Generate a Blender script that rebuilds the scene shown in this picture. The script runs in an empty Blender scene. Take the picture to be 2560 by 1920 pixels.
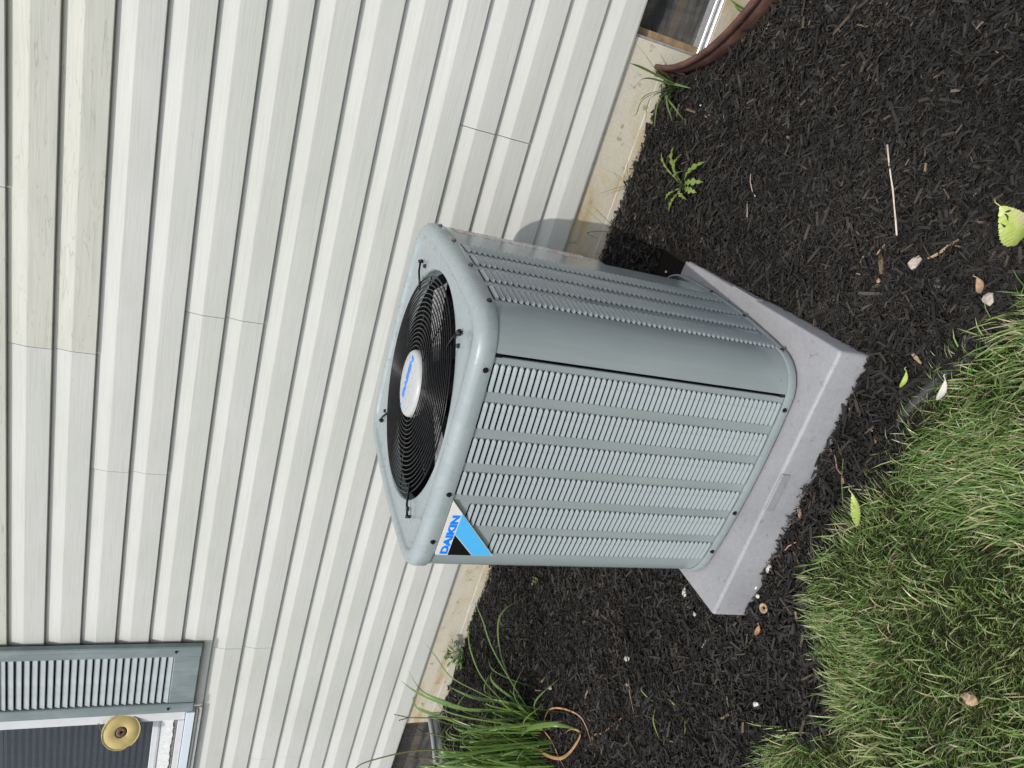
import bpy, math, random
import numpy as np
from mathutils import Vector, Matrix

random.seed(7)
RNG = np.random.default_rng(11)
scene = bpy.context.scene
COL = scene.collection

# ------------------------------------------------------------------ camera
cd = bpy.data.cameras.new('camera')
cam = bpy.data.objects.new('camera', cd)
COL.objects.link(cam)
cam.matrix_world = Matrix((
    (0.285152, 0.865347, 0.412144, 0.516852),
    (-0.288828, 0.487587, -0.823916, -1.308153),
    (-0.913929, 0.115903, 0.388973, 1.452380),
    (0, 0, 0, 1)))
cd.sensor_fit = 'HORIZONTAL'
cd.sensor_width = 36.0
cd.lens = 25.514
cd.clip_start = 0.02
cd.clip_end = 400.0
scene.camera = cam

# ------------------------------------------------------------------ light
SUN_TRAVEL = Vector((0.035, 1.0, -1.46)).normalized()      # direction the light travels
to_sun = -SUN_TRAVEL
world = bpy.data.worlds.new('World')
scene.world = world
world.use_nodes = True
wn = world.node_tree
for n in list(wn.nodes):
    wn.nodes.remove(n)
sky = wn.nodes.new('ShaderNodeTexSky')
sky.sky_type = 'NISHITA'
sky.sun_disc = False
sky.sun_elevation = math.asin(to_sun.z)
sky.sun_rotation = math.atan2(to_sun.x, to_sun.y)
sky.air_density = 1.0
sky.dust_density = 1.6
sky.ozone_density = 1.0
bg = wn.nodes.new('ShaderNodeBackground')
bg.inputs['Strength'].default_value = 0.15
wo = wn.nodes.new('ShaderNodeOutputWorld')
hsv = wn.nodes.new('ShaderNodeHueSaturation')      # thin bright cloud: a paler sky
hsv.inputs['Saturation'].default_value = 0.42
hsv.inputs['Value'].default_value = 1.5
wn.links.new(sky.outputs[0], hsv.inputs['Color'])
wn.links.new(hsv.outputs[0], bg.inputs[0])
wn.links.new(bg.outputs[0], wo.inputs[0])

sd = bpy.data.lights.new('sun', 'SUN')
sd.energy = 2.8
sd.angle = math.radians(0.55)
sd.color = (1.0, 0.955, 0.885)
sun = bpy.data.objects.new('sun', sd)
COL.objects.link(sun)
sun.rotation_mode = 'QUATERNION'
sun.rotation_quaternion = SUN_TRAVEL.to_track_quat('-Z', 'Y')
sun.location = (0, -2, 5)

scene.view_settings.view_transform = 'Standard'
scene.view_settings.look = 'None'
scene.view_settings.gamma = 1.0
scene.view_settings.use_curve_mapping = False
scene.view_settings.exposure = 0.02
scene.render.engine = 'CYCLES'
scene.cycles.max_bounces = 8

# ------------------------------------------------------------------ node helpers
def newmat(name):
    m = bpy.data.materials.new(name)
    m.use_nodes = True
    nt = m.node_tree
    for n in list(nt.nodes):
        nt.nodes.remove(n)
    out = nt.nodes.new('ShaderNodeOutputMaterial')
    b = nt.nodes.new('ShaderNodeBsdfPrincipled')
    nt.links.new(b.outputs[0], out.inputs[0])
    return m, nt, b

def setp(b, **kw):
    for k, v in kw.items():
        k = k.replace('_', ' ')
        if k in b.inputs:
            b.inputs[k].default_value = v

def rgba(c):
    return (c[0], c[1], c[2], 1.0)

def coords(nt, scale=(1, 1, 1), kind='Object', loc=(0, 0, 0)):
    tc = nt.nodes.new('ShaderNodeTexCoord')
    mp = nt.nodes.new('ShaderNodeMapping')
    mp.inputs['Scale'].default_value = scale
    mp.inputs['Location'].default_value = loc
    nt.links.new(tc.outputs[kind], mp.inputs[0])
    return mp.outputs[0]

def noise(nt, vec, scale, detail=3.0, rough=0.55, dist=0.0):
    n = nt.nodes.new('ShaderNodeTexNoise')
    n.inputs['Scale'].default_value = scale
    n.inputs['Detail'].default_value = detail
    n.inputs['Roughness'].default_value = rough
    n.inputs['Distortion'].default_value = dist
    if vec is not None:
        nt.links.new(vec, n.inputs['Vector'])
    return n.outputs['Fac']

def ramp(nt, fac, stops, interp='LINEAR'):
    r = nt.nodes.new('ShaderNodeValToRGB')
    r.color_ramp.interpolation = interp
    els = r.color_ramp.elements
    els[0].position = stops[0][0]; els[0].color = rgba(stops[0][1])
    els[1].position = stops[-1][0]; els[1].color = rgba(stops[-1][1])
    for p, c in stops[1:-1]:
        e = els.new(p); e.color = rgba(c)
    nt.links.new(fac, r.inputs[0])
    return r.outputs[0]

def mixc(nt, fac, a, b, mode='MIX'):
    m = nt.nodes.new('ShaderNodeMix')
    m.data_type = 'RGBA'; m.blend_type = mode
    for sock, v in ((0, fac), (6, a), (7, b)):
        if hasattr(v, 'is_linked') or isinstance(v, bpy.types.NodeSocket):
            nt.links.new(v, m.inputs[sock])
        else:
            m.inputs[sock].default_value = v if sock == 0 else rgba(v)
    return m.outputs[2]

def bump(nt, b, height, strength=0.3, dist=0.002):
    n = nt.nodes.new('ShaderNodeBump')
    n.inputs['Strength'].default_value = strength
    n.inputs['Distance'].default_value = dist
    nt.links.new(height, n.inputs['Height'])
    nt.links.new(n.outputs[0], b.inputs['Normal'])
    return n

def g3(v):
    return (v, v, v)

def simple(name, col, rough=0.6, metal=0.0, var=0.12, scale=30.0, bs=0.0, bscale=200.0, spec=0.5, kind='Object', **kw):
    m, nt, b = newmat(name)
    v = coords(nt, kind=kind)
    f = noise(nt, v, scale, 4.0)
    lo = tuple(c * (1 - var) for c in col); hi = tuple(min(1, c * (1 + var)) for c in col)
    c = ramp(nt, f, [(0.3, lo), (0.7, hi)])
    nt.links.new(c, b.inputs['Base Color'])
    setp(b, Roughness=rough, Metallic=metal, Specular_IOR_Level=spec, **kw)
    if bs > 0:
        bump(nt, b, noise(nt, v, bscale, 3.0), bs, 0.001)
    return m

# ------------------------------------------------------------------ materials
def m_siding(name, base, dark, grainscale, gstr):
    m, nt, b = newmat(name)
    v = coords(nt, (2.2, 1, grainscale), 'Object')
    gr = noise(nt, v, 2.2, 4.0, 0.62, 0.7)
    v2 = coords(nt, (0.7, 1, 1.4), 'Object')
    dirt = noise(nt, v2, 2.5, 5.0, 0.6)
    c1 = ramp(nt, gr, [(0.32, dark), (0.52, base)])
    if gstr > 0.55:      # embossed woodgrain: thin wavy lines along the board
        ln = noise(nt, coords(nt, (0.9, 1, 13), 'Object'), 4.5, 1.0, 0.5, 0.3)
        c1 = mixc(nt, 0.75, c1, mixc(nt, 1.0, c1, ramp(nt, ln, [(0.0, (1, 1, 1)), (0.455, (1, 1, 1)), (0.465, (0.66, 0.65, 0.60)), (0.475, (1, 1, 1)), (0.53, (1, 1, 1)), (0.54, (0.72, 0.71, 0.66)), (0.55, (1, 1, 1)), (1.0, (1, 1, 1))]), 'MULTIPLY'))
    c2 = ramp(nt, dirt, [(0.28, (0.88, 0.90, 0.86)), (0.6, (1, 1, 1))])
    c = mixc(nt, 1.0, c1, c2, 'MULTIPLY')
    v3 = coords(nt, (1, 1, 1), 'Object')
    sp = noise(nt, v3, 55.0, 2.0, 0.5)
    c3 = ramp(nt, sp, [(0.78, (1, 1, 1)), (0.82, (0.72, 0.70, 0.64))])
    c = mixc(nt, 0.5, c, mixc(nt, 1.0, c, c3, 'MULTIPLY'))
    nt.links.new(c, b.inputs['Base Color'])
    setp(b, Roughness=0.52, Specular_IOR_Level=0.35)
    bump(nt, b, gr, gstr, 0.0012)
    return m

M = {}
M['siding'] = m_siding('white vinyl siding', (0.515, 0.515, 0.490), (0.475, 0.476, 0.453), 70, 0.6 - 0.1)
M['siding_cream'] = m_siding('cream woodgrain siding', (0.495, 0.492, 0.440), (0.460, 0.457, 0.405), 40, 0.6)
M['sheathing'] = simple('dark sheathing', (0.12, 0.11, 0.09), 0.9)

def m_concrete():
    m, nt, b = newmat('stained foundation concrete')
    v = coords(nt, (1, 1, 1))
    big = noise(nt, coords(nt, (1.2, 1, 3.5)), 2.6, 5.0, 0.6, 0.4)
    fine = noise(nt, v, 160.0, 4.0, 0.6)
    c = ramp(nt, big, [(0.33, (0.42, 0.33, 0.20)), (0.42, (0.48, 0.42, 0.30)), (0.52, (0.52, 0.48, 0.39)), (0.70, (0.50, 0.475, 0.41))])
    pit = ramp(nt, noise(nt, v, 38.0, 3.0, 0.55), [(0.27, (0.52, 0.47, 0.40)), (0.36, (1, 1, 1))])
    c = mixc(nt, 0.8, c, mixc(nt, 1.0, c, pit, 'MULTIPLY'))
    f2 = ramp(nt, fine, [(0.3, g3(0.86)), (0.7, g3(1.0))])
    c = mixc(nt, 1.0, c, f2, 'MULTIPLY')
    nt.links.new(c, b.inputs['Base Color'])
    setp(b, Roughness=0.9, Specular_IOR_Level=0.2)
    bump(nt, b, fine, 0.35, 0.0015)
    return m
M['concrete'] = m_concrete()

def m_paint():
    m, nt, b = newmat('grey green painted steel')
    v = coords(nt)
    f = noise(nt, v, 5.0, 4.0, 0.55)
    c = ramp(nt, f, [(0.3, (0.222, 0.256, 0.260)), (0.7, (0.248, 0.284, 0.287))])
    nt.links.new(c, b.inputs['Base Color'])
    r = ramp(nt, noise(nt, v, 14.0, 4.0, 0.6), [(0.35, g3(0.17)), (0.7, g3(0.20))])
    nt.links.new(r, b.inputs['Roughness'])
    st_ = ramp(nt, noise(nt, coords(nt, (26, 26, 1.1)), 2.0, 4.0, 0.6, 0.3), [(0.50, g3(0)), (0.78, g3(0.30))])
    c = mixc(nt, st_, c, (0.33, 0.36, 0.35))
    sp_ = ramp(nt, noise(nt, v, 130.0, 2.0, 0.5), [(0.70, g3(0)), (0.74, g3(0.6))])
    gr_ = nt.nodes.new('ShaderNodeSeparateXYZ'); tc_ = nt.nodes.new('ShaderNodeTexCoord'); nt.links.new(tc_.outputs['Object'], gr_.inputs[0])
    lo_ = ramp(nt, gr_.outputs[2], [(0.05, g3(1.0)), (0.30, g3(0.12))])      # soil splashed up from the mulch
    c = mixc(nt, mixc(nt, 1.0, sp_, lo_, 'MULTIPLY'), c, (0.09, 0.08, 0.07))
    nt.links.new(c, b.inputs['Base Color'])
    setp(b, Specular_IOR_Level=0.5)
    bump(nt, b, noise(nt, v, 900.0, 2.0), 0.05, 0.0005)
    return m
M['paint'] = m_paint()

def m_speckled():
    m, nt, b = newmat('rain speckled glossy painted steel')
    v = coords(nt)
    n_ = nt.nodes.new('ShaderNodeTexVoronoi'); n_.inputs['Scale'].default_value = 95.0; nt.links.new(v, n_.inputs['Vector'])
    k = ramp(nt, n_.outputs['Distance'], [(0.22, g3(1)), (0.30, g3(0))])
    big = ramp(nt, noise(nt, v, 9.0, 3.0), [(0.38, g3(0)), (0.5, g3(1))])
    k = mixc(nt, 1.0, k, big, 'MULTIPLY')
    c = mixc(nt, k, (0.26, 0.30, 0.305), (0.05, 0.055, 0.055))
    nt.links.new(c, b.inputs['Base Color'])
    nt.links.new(ramp(nt, k, [(0.0, g3(0.11)), (1.0, g3(0.5))]), b.inputs['Roughness'])
    return m
M['speckled'] = m_speckled()

def m_wetpaint():
    m, nt, b = newmat('rain wet painted lid')
    v = coords(nt)
    w = noise(nt, v, 11.0, 3.0, 0.45, 0.6)
    wet = ramp(nt, w, [(0.47, g3(0)), (0.50, g3(1))])
    c = mixc(nt, wet, (0.258, 0.296, 0.302), (0.248, 0.286, 0.292))
    dust = ramp(nt, noise(nt, v, 70.0, 5.0, 0.7), [(0.48, g3(0)), (0.78, g3(0.22))])
    c = mixc(nt, dust, c, (0.42, 0.44, 0.43))
    nt.links.new(c, b.inputs['Base Color'])
    r = ramp(nt, wet, [(0.0, g3(0.40)), (1.0, g3(0.22))])
    nt.links.new(r, b.inputs['Roughness'])
    bump(nt, b, wet, 0.12, 0.0005)
    return m
M['lid'] = m_wetpaint()
M['inside'] = simple('interior shade black', (0.006, 0.007, 0.008), 0.8, spec=0.1)  # near-black interior, also painted shade for louvre slots and shutter gaps
M['black_metal'] = simple('black coated wire', (0.004, 0.004, 0.0045), 0.25, spec=0.22)
M['screw'] = simple('black hex screw', (0.014, 0.014, 0.016), 0.3, 0.4)
M['alu'] = simple('dusty aluminium fan blade', (0.24, 0.24, 0.24), 0.5, 0.2, 0.6, 90, 0.4, 120)
M['cap'] = simple('white plastic fan cap', (0.39, 0.40, 0.395), 0.35, 0, 0.06, 30, 0.15, 60)
M['blue'] = simple('sign blue', (0.0, 0.20, 0.80), 0.4, 0, 0.02)
M['sky_blue'] = simple('sign light blue', (0.075, 0.40, 0.74), 0.35, 0, 0.02)
M['badge_black'] = simple('badge black', (0.004, 0.004, 0.005), 0.3)
M['badge_white'] = simple('badge pale grey', (0.60, 0.59, 0.56), 0.35, 0, 0.03)

def m_sticker():
    m, nt, b = newmat('printed warning sticker')
    v = coords(nt, (1, 1, 1), 'Object')
    t = noise(nt, coords(nt, (1, 90, 320), 'Object'), 1.0, 1.0)
    c = ramp(nt, t, [(0.5, (0.62, 0.63, 0.62)), (0.56, (0.16, 0.16, 0.17))])
    r = ramp(nt, noise(nt, v, 24.0, 2.0), [(0.56, g3(0)), (0.6, g3(0.6))])
    c = mixc(nt, r, c, (0.48, 0.13, 0.11))
    nt.links.new(c, b.inputs['Base Color'])
    setp(b, Roughness=0.3)
    return m
M['sticker'] = m_sticker()

def m_pad():
    m, nt, b = newmat('grey plastic pad')
    v = coords(nt)
    fine = noise(nt, v, 420.0, 3.0, 0.6)
    med = noise(nt, v, 90.0, 3.0, 0.6)
    c = ramp(nt, fine, [(0.3, (0.262, 0.264, 0.276)), (0.7, (0.340, 0.342, 0.355))])
    c2 = ramp(nt, med, [(0.3, g3(0.88)), (0.7, g3(1.0))])
    c = mixc(nt, 1.0, c, c2, 'MULTIPLY')
    soil = ramp(nt, noise(nt, v, 34.0, 5.0, 0.75), [(0.60, g3(0)), (0.70, g3(0.75))])
    c = mixc(nt, soil, c, (0.10, 0.085, 0.07))
    blot = ramp(nt, noise(nt, v, 6.0, 3.0, 0.6), [(0.35, g3(0.86)), (0.65, g3(1.0))])
    c = mixc(nt, 1.0, c, blot, 'MULTIPLY')
    nt.links.new(c, b.inputs['Base Color'])
    setp(b, Roughness=0.5, Specular_IOR_Level=0.4)
    bump(nt, b, fine, 0.35, 0.001)
    return m
M['pad'] = m_pad()

def m_shutter():
    m, nt, b = newmat('weathered grey green shutter plastic')
    gr = noise(nt, coords(nt, (60, 1, 1.3)), 2.0, 4.0, 0.6, 0.5)
    ch = noise(nt, coords(nt, (3, 1, 2)), 3.0, 5.0, 0.65)
    c = ramp(nt, gr, [(0.3, (0.13, 0.165, 0.168)), (0.7, (0.175, 0.215, 0.218))])
    k = ramp(nt, ch, [(0.45, g3(0)), (0.75, g3(0.5))])
    c = mixc(nt, k, c, (0.30, 0.34, 0.345))
    nt.links.new(c, b.inputs['Base Color'])
    setp(b, Roughness=0.55)
    bump(nt, b, gr, 0.3, 0.001)
    return m
M['shutter'] = m_shutter()
M['slat'] = simple('chalky shutter slat', (0.30, 0.335, 0.34), 0.6, 0, 0.10, 18, 0.2, 60)
M['white_frame'] = simple('white vinyl window frame', (0.55, 0.56, 0.57), 0.4, 0, 0.04)
M['trim'] = simple('beige trim', (0.50, 0.48, 0.42), 0.5, 0, 0.06)
M['blue_sill'] = simple('pale painted sill', (0.56, 0.61, 0.67), 0.4, 0, 0.03)
M['blind'] = simple('blue grey blind fabric', (0.16, 0.19, 0.225), 0.8, 0, 0.12, 14)
M['film'] = simple('crinkled plastic film', (0.52, 0.53, 0.52), 0.3, 0, 0.12, 60, 0.9, 55)
M['ragged'] = simple('ragged grey strip', (0.16, 0.15, 0.14), 0.8, 0, 0.6, 110)
M['grey_rail'] = simple('screen rail with painted shade', (0.36, 0.36, 0.38), 0.5, 0, 0.06)  # grey puts the shade of the recess under the sash into the colour
M['yellow'] = simple('aged yellow plastic', (0.58, 0.46, 0.19), 0.45, 0, 0.16, 12)
M['brown_hub'] = simple('brown cork hub', (0.17, 0.09, 0.06), 0.7, 0, 0.2, 60)
M['wire'] = simple('thin steel wire', (0.25, 0.25, 0.26), 0.35, 0.8)

def m_pane(name, tint, glossy_rough, transp):
    m = bpy.data.materials.new(name); m.use_nodes = True
    nt = m.node_tree
    for n in list(nt.nodes): nt.nodes.remove(n)
    out = nt.nodes.new('ShaderNodeOutputMaterial')
    fr = nt.nodes.new('ShaderNodeFresnel'); fr.inputs[0].default_value = 1.45
    gl = nt.nodes.new('ShaderNodeBsdfGlossy'); gl.inputs['Roughness'].default_value = glossy_rough
    tr = nt.nodes.new('ShaderNodeBsdfTransparent'); tr.inputs[0].default_value = rgba(transp)
    mx = nt.nodes.new('ShaderNodeMixShader')
    nt.links.new(fr.outputs[0], mx.inputs[0]); nt.links.new(tr.outputs[0], mx.inputs[1]); nt.links.new(gl.outputs[0], mx.inputs[2])
    df = nt.nodes.new('ShaderNodeBsdfDiffuse'); df.inputs[0].default_value = rgba(tint)
    v = coords(nt, (6, 1, 1.2))
    f = ramp(nt, noise(nt, v, 6.0, 4.0), [(0.4, g3(0.02)), (0.8, g3(0.10))])
    mx2 = nt.nodes.new('ShaderNodeMixShader')
    nt.links.new(f, mx2.inputs[0]); nt.links.new(mx.outputs[0], mx2.inputs[1]); nt.links.new(df.outputs[0], mx2.inputs[2])
    nt.links.new(mx2.outputs[0], out.inputs[0])
    return m
M['screen'] = m_pane('window pane behind insect screen', (0.16, 0.17, 0.18), 0.35, (0.80, 0.82, 0.85))
M['cellar_glass'] = m_pane('basement glass with dust and painted reflection', (0.24, 0.22, 0.18), 0.10, (0.9, 0.9, 0.9))
nt = M['cellar_glass'].node_tree                  # dust, plus brown and grey reflection streaks painted into the pane's colour
df = [n for n in nt.nodes if n.type == 'BSDF_DIFFUSE'][0]
streak_ = noise(nt, coords(nt, (0.8, 1, 7)), 3.2, 4.0, 0.6, 0.3)
nt.links.new(ramp(nt, streak_, [(0.35, (0.06, 0.062, 0.062)), (0.50, (0.15, 0.145, 0.13)), (0.58, (0.17, 0.135, 0.105)), (0.66, (0.17, 0.16, 0.14))]), df.inputs[0])
for n in nt.nodes:
    if n.type == 'VALTORGB' and n.outputs[0].links and n.outputs[0].links[0].to_node.type == 'MIX_SHADER':
        n.color_ramp.elements[0].color = rgba(g3(0.55)); n.color_ramp.elements[1].color = rgba(g3(0.85))
M['dark_room'] = simple('dark basement room', (0.10, 0.10, 0.10), 0.9)
M['tan_wood'] = simple('stained window jamb', (0.22, 0.15, 0.08), 0.8, 0, 0.35, 45, 0.3, 150)
M['galv'] = simple('aluminium sill', (0.55, 0.56, 0.57), 0.35, 0.6, 0.2, 60)

def m_rust(name, cols):
    m, nt, b = newmat(name)
    f = noise(nt, coords(nt, (1, 1, 2.5)), 14.0, 6.0, 0.68, 0.4)
    c = ramp(nt, f, cols)
    nt.links.new(c, b.inputs['Base Color'])
    setp(b, Roughness=0.75, Metallic=0.15)
    bump(nt, b, noise(nt, coords(nt), 120.0, 4.0), 0.3, 0.001)
    return m
M['rust'] = m_rust('rusty painted steel', [(0.28, (0.035, 0.016, 0.012)), (0.5, (0.085, 0.038, 0.030)), (0.72, (0.15, 0.075, 0.055))])
M['galvwell'] = m_rust('galvanised steel', [(0.25, (0.10, 0.06, 0.05)), (0.42, (0.26, 0.26, 0.27)), (0.8, (0.42, 0.43, 0.44))])

def m_soil(name, c0, c1, sc):
    m, nt, b = newmat(name)
    v = coords(nt)
    f = noise(nt, v, sc, 6.0, 0.7)
    nt.links.new(ramp(nt, f, [(0.3, c0), (0.75, c1)]), b.inputs['Base Color'])
    setp(b, Roughness=0.95, Specular_IOR_Level=0.15)
    bump(nt, b, f, 0.9, 0.01)
    return m
M['mulch_soil'] = m_soil('dark mulch soil', (0.006, 0.005, 0.004), (0.020, 0.016, 0.013), 130)
M['lawn_soil'] = m_soil('lawn soil', (0.010, 0.014, 0.005), (0.035, 0.036, 0.015), 90)

def m_island(name, stops, rough=0.7, spec=0.3, trans=0.0, bs=0.0, extra=None):
    m, nt, b = newmat(name)
    ge = nt.nodes.new('ShaderNodeNewGeometry')
    c = ramp(nt, ge.outputs['Random Per Island'], stops)
    if extra is not None:
        f = noise(nt, coords(nt), extra[0], 2.0)
        k = ramp(nt, f, [(extra[1], g3(0)), (extra[2], g3(extra[4]))])
        c = mixc(nt, k, c, extra[3])
    fine = noise(nt, coords(nt), 260.0, 3.0)
    c = mixc(nt, 1.0, c, ramp(nt, fine, [(0.3, g3(0.70)), (0.7, g3(1.0))]), 'MULTIPLY')
    nt.links.new(c, b.inputs['Base Color'])
    setp(b, Roughness=rough, Specular_IOR_Level=spec)
    if bs:
        bump(nt, b, fine, bs, 0.001)
    if trans > 0:
        out = [n for n in nt.nodes if n.type == 'OUTPUT_MATERIAL'][0]
        tl = nt.nodes.new('ShaderNodeBsdfTranslucent')
        nt.links.new(c, tl.inputs[0])
        mx = nt.nodes.new('ShaderNodeMixShader'); mx.inputs[0].default_value = trans
        nt.links.new(b.outputs[0], mx.inputs[1]); nt.links.new(tl.outputs[0], mx.inputs[2])
        nt.links.new(mx.outputs[0], out.inputs[0])
    return m
M['chip'] = m_island('black dyed bark chips', [(0.0, (0.011, 0.0100, 0.0092)), (0.40, (0.0215, 0.0195, 0.0178)), (0.78, (0.036, 0.0325, 0.0290)), (0.955, (0.058, 0.050, 0.042)), (0.988, (0.095, 0.072, 0.050)), (0.995, (0.15, 0.115, 0.08)), (1.0, (0.30, 0.22, 0.14))], 0.72, 0.30, 0, 0.5, (2.1, 0.42, 0.62, (0.010, 0.009, 0.0085), 0.55))
M['grass'] = m_island('lawn grass', [(0.0, (0.060, 0.140, 0.022)), (0.22, (0.130, 0.250, 0.050)), (0.55, (0.27, 0.390, 0.115)), (0.76, (0.43, 0.53, 0.22)), (0.87, (0.56, 0.58, 0.32)), (0.92, (0.50, 0.42, 0.25)), (1.0, (0.66, 0.57, 0.38))], 0.34, 0.55, 0.30, 0, (4.0, 0.48, 0.72, (0.44, 0.42, 0.18), 0.30))
M['lily'] = m_island('green strap leaf', [(0.0, (0.050, 0.115, 0.022)), (0.5, (0.11, 0.20, 0.040)), (0.9, (0.20, 0.29, 0.075)), (1.0, (0.38, 0.30, 0.07))], 0.35, 0.5, 0.22)
M['dandelion'] = m_island('bright weed leaf', [(0.0, (0.15, 0.23, 0.04)), (1.0, (0.24, 0.32, 0.07))], 0.5, 0.4, 0.25)
M['weed'] = m_island('mid green weed leaf', [(0.0, (0.07, 0.15, 0.035)), (1.0, (0.14, 0.24, 0.07))], 0.5, 0.4, 0.2)
M['scape'] = m_island('olive flower stalk', [(0.0, (0.05, 0.075, 0.02)), (1.0, (0.13, 0.12, 0.04))], 0.6, 0.3)
M['dry'] = simple('dry tan leaf', (0.36, 0.20, 0.10), 0.6, 0, 0.35, 40)
M['dry_orange'] = simple('dry orange leaf', (0.30, 0.18, 0.08), 0.5, 0, 0.3, 30)
M['pod'] = simple('brown seed pod', (0.045, 0.03, 0.02), 0.7)
M['twig'] = simple('brown twig', (0.22, 0.12, 0.08), 0.7, 0, 0.3, 60)
M['straw'] = simple('pale straw stick', (0.50, 0.42, 0.34), 0.6, 0, 0.2, 50)
M['tan_chip'] = simple('bare tan wood', (0.34, 0.23, 0.14), 0.7, 0, 0.3, 70, 0.4, 200)
M['red_chip'] = simple('pinkish wood', (0.50, 0.22, 0.17), 0.7, 0, 0.2, 70)
M['dull_chip'] = simple('brown weathered wood', (0.14, 0.09, 0.05), 0.8, 0, 0.3, 70, 0.4, 200)
M['stone'] = simple('pale quartz stone', (0.40, 0.35, 0.29), 0.7, 0, 0.35, 45, 0.5, 90)
M['white_stone'] = simple('white crumbly stone', (0.52, 0.50, 0.44), 0.8, 0, 0.3, 120, 0.5, 150)
M['brown_stone'] = simple('brown stone', (0.34, 0.23, 0.15), 0.8, 0, 0.3, 80, 0.5, 120)
M['slate'] = simple('dark slate', (0.045, 0.05, 0.058), 0.5, 0, 0.3, 40, 0.3, 90)
M['edging'] = simple('black plastic edging', (0.030, 0.030, 0.032), 0.7, 0, 0.3, 60, 0.4, 120)
M['paper'] = simple('white scrap', (0.52, 0.50, 0.44), 0.6, 0, 0.1, 50)
def m_leaf():
    m, nt, b = newmat('yellow green fallen leaf')
    v = coords(nt)
    f = noise(nt, v, 22.0, 4.0, 0.6)
    c = ramp(nt, f, [(0.35, (0.26, 0.36, 0.06)), (0.52, (0.38, 0.45, 0.12)), (0.66, (0.46, 0.40, 0.24))])
    nt.links.new(c, b.inputs['Base Color'])
    setp(b, Roughness=0.5)
    bump(nt, b, noise(nt, v, 150.0, 2.0), 0.5, 0.001)
    return m
M['leaf'] = m_leaf()
M['water'] = None
m, nt, b = newmat('clear water drop')
setp(b, Base_Color=(0.23, 0.28, 0.285, 1), Roughness=0.12, Specular_IOR_Level=0.5)
M['water'] = m

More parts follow.
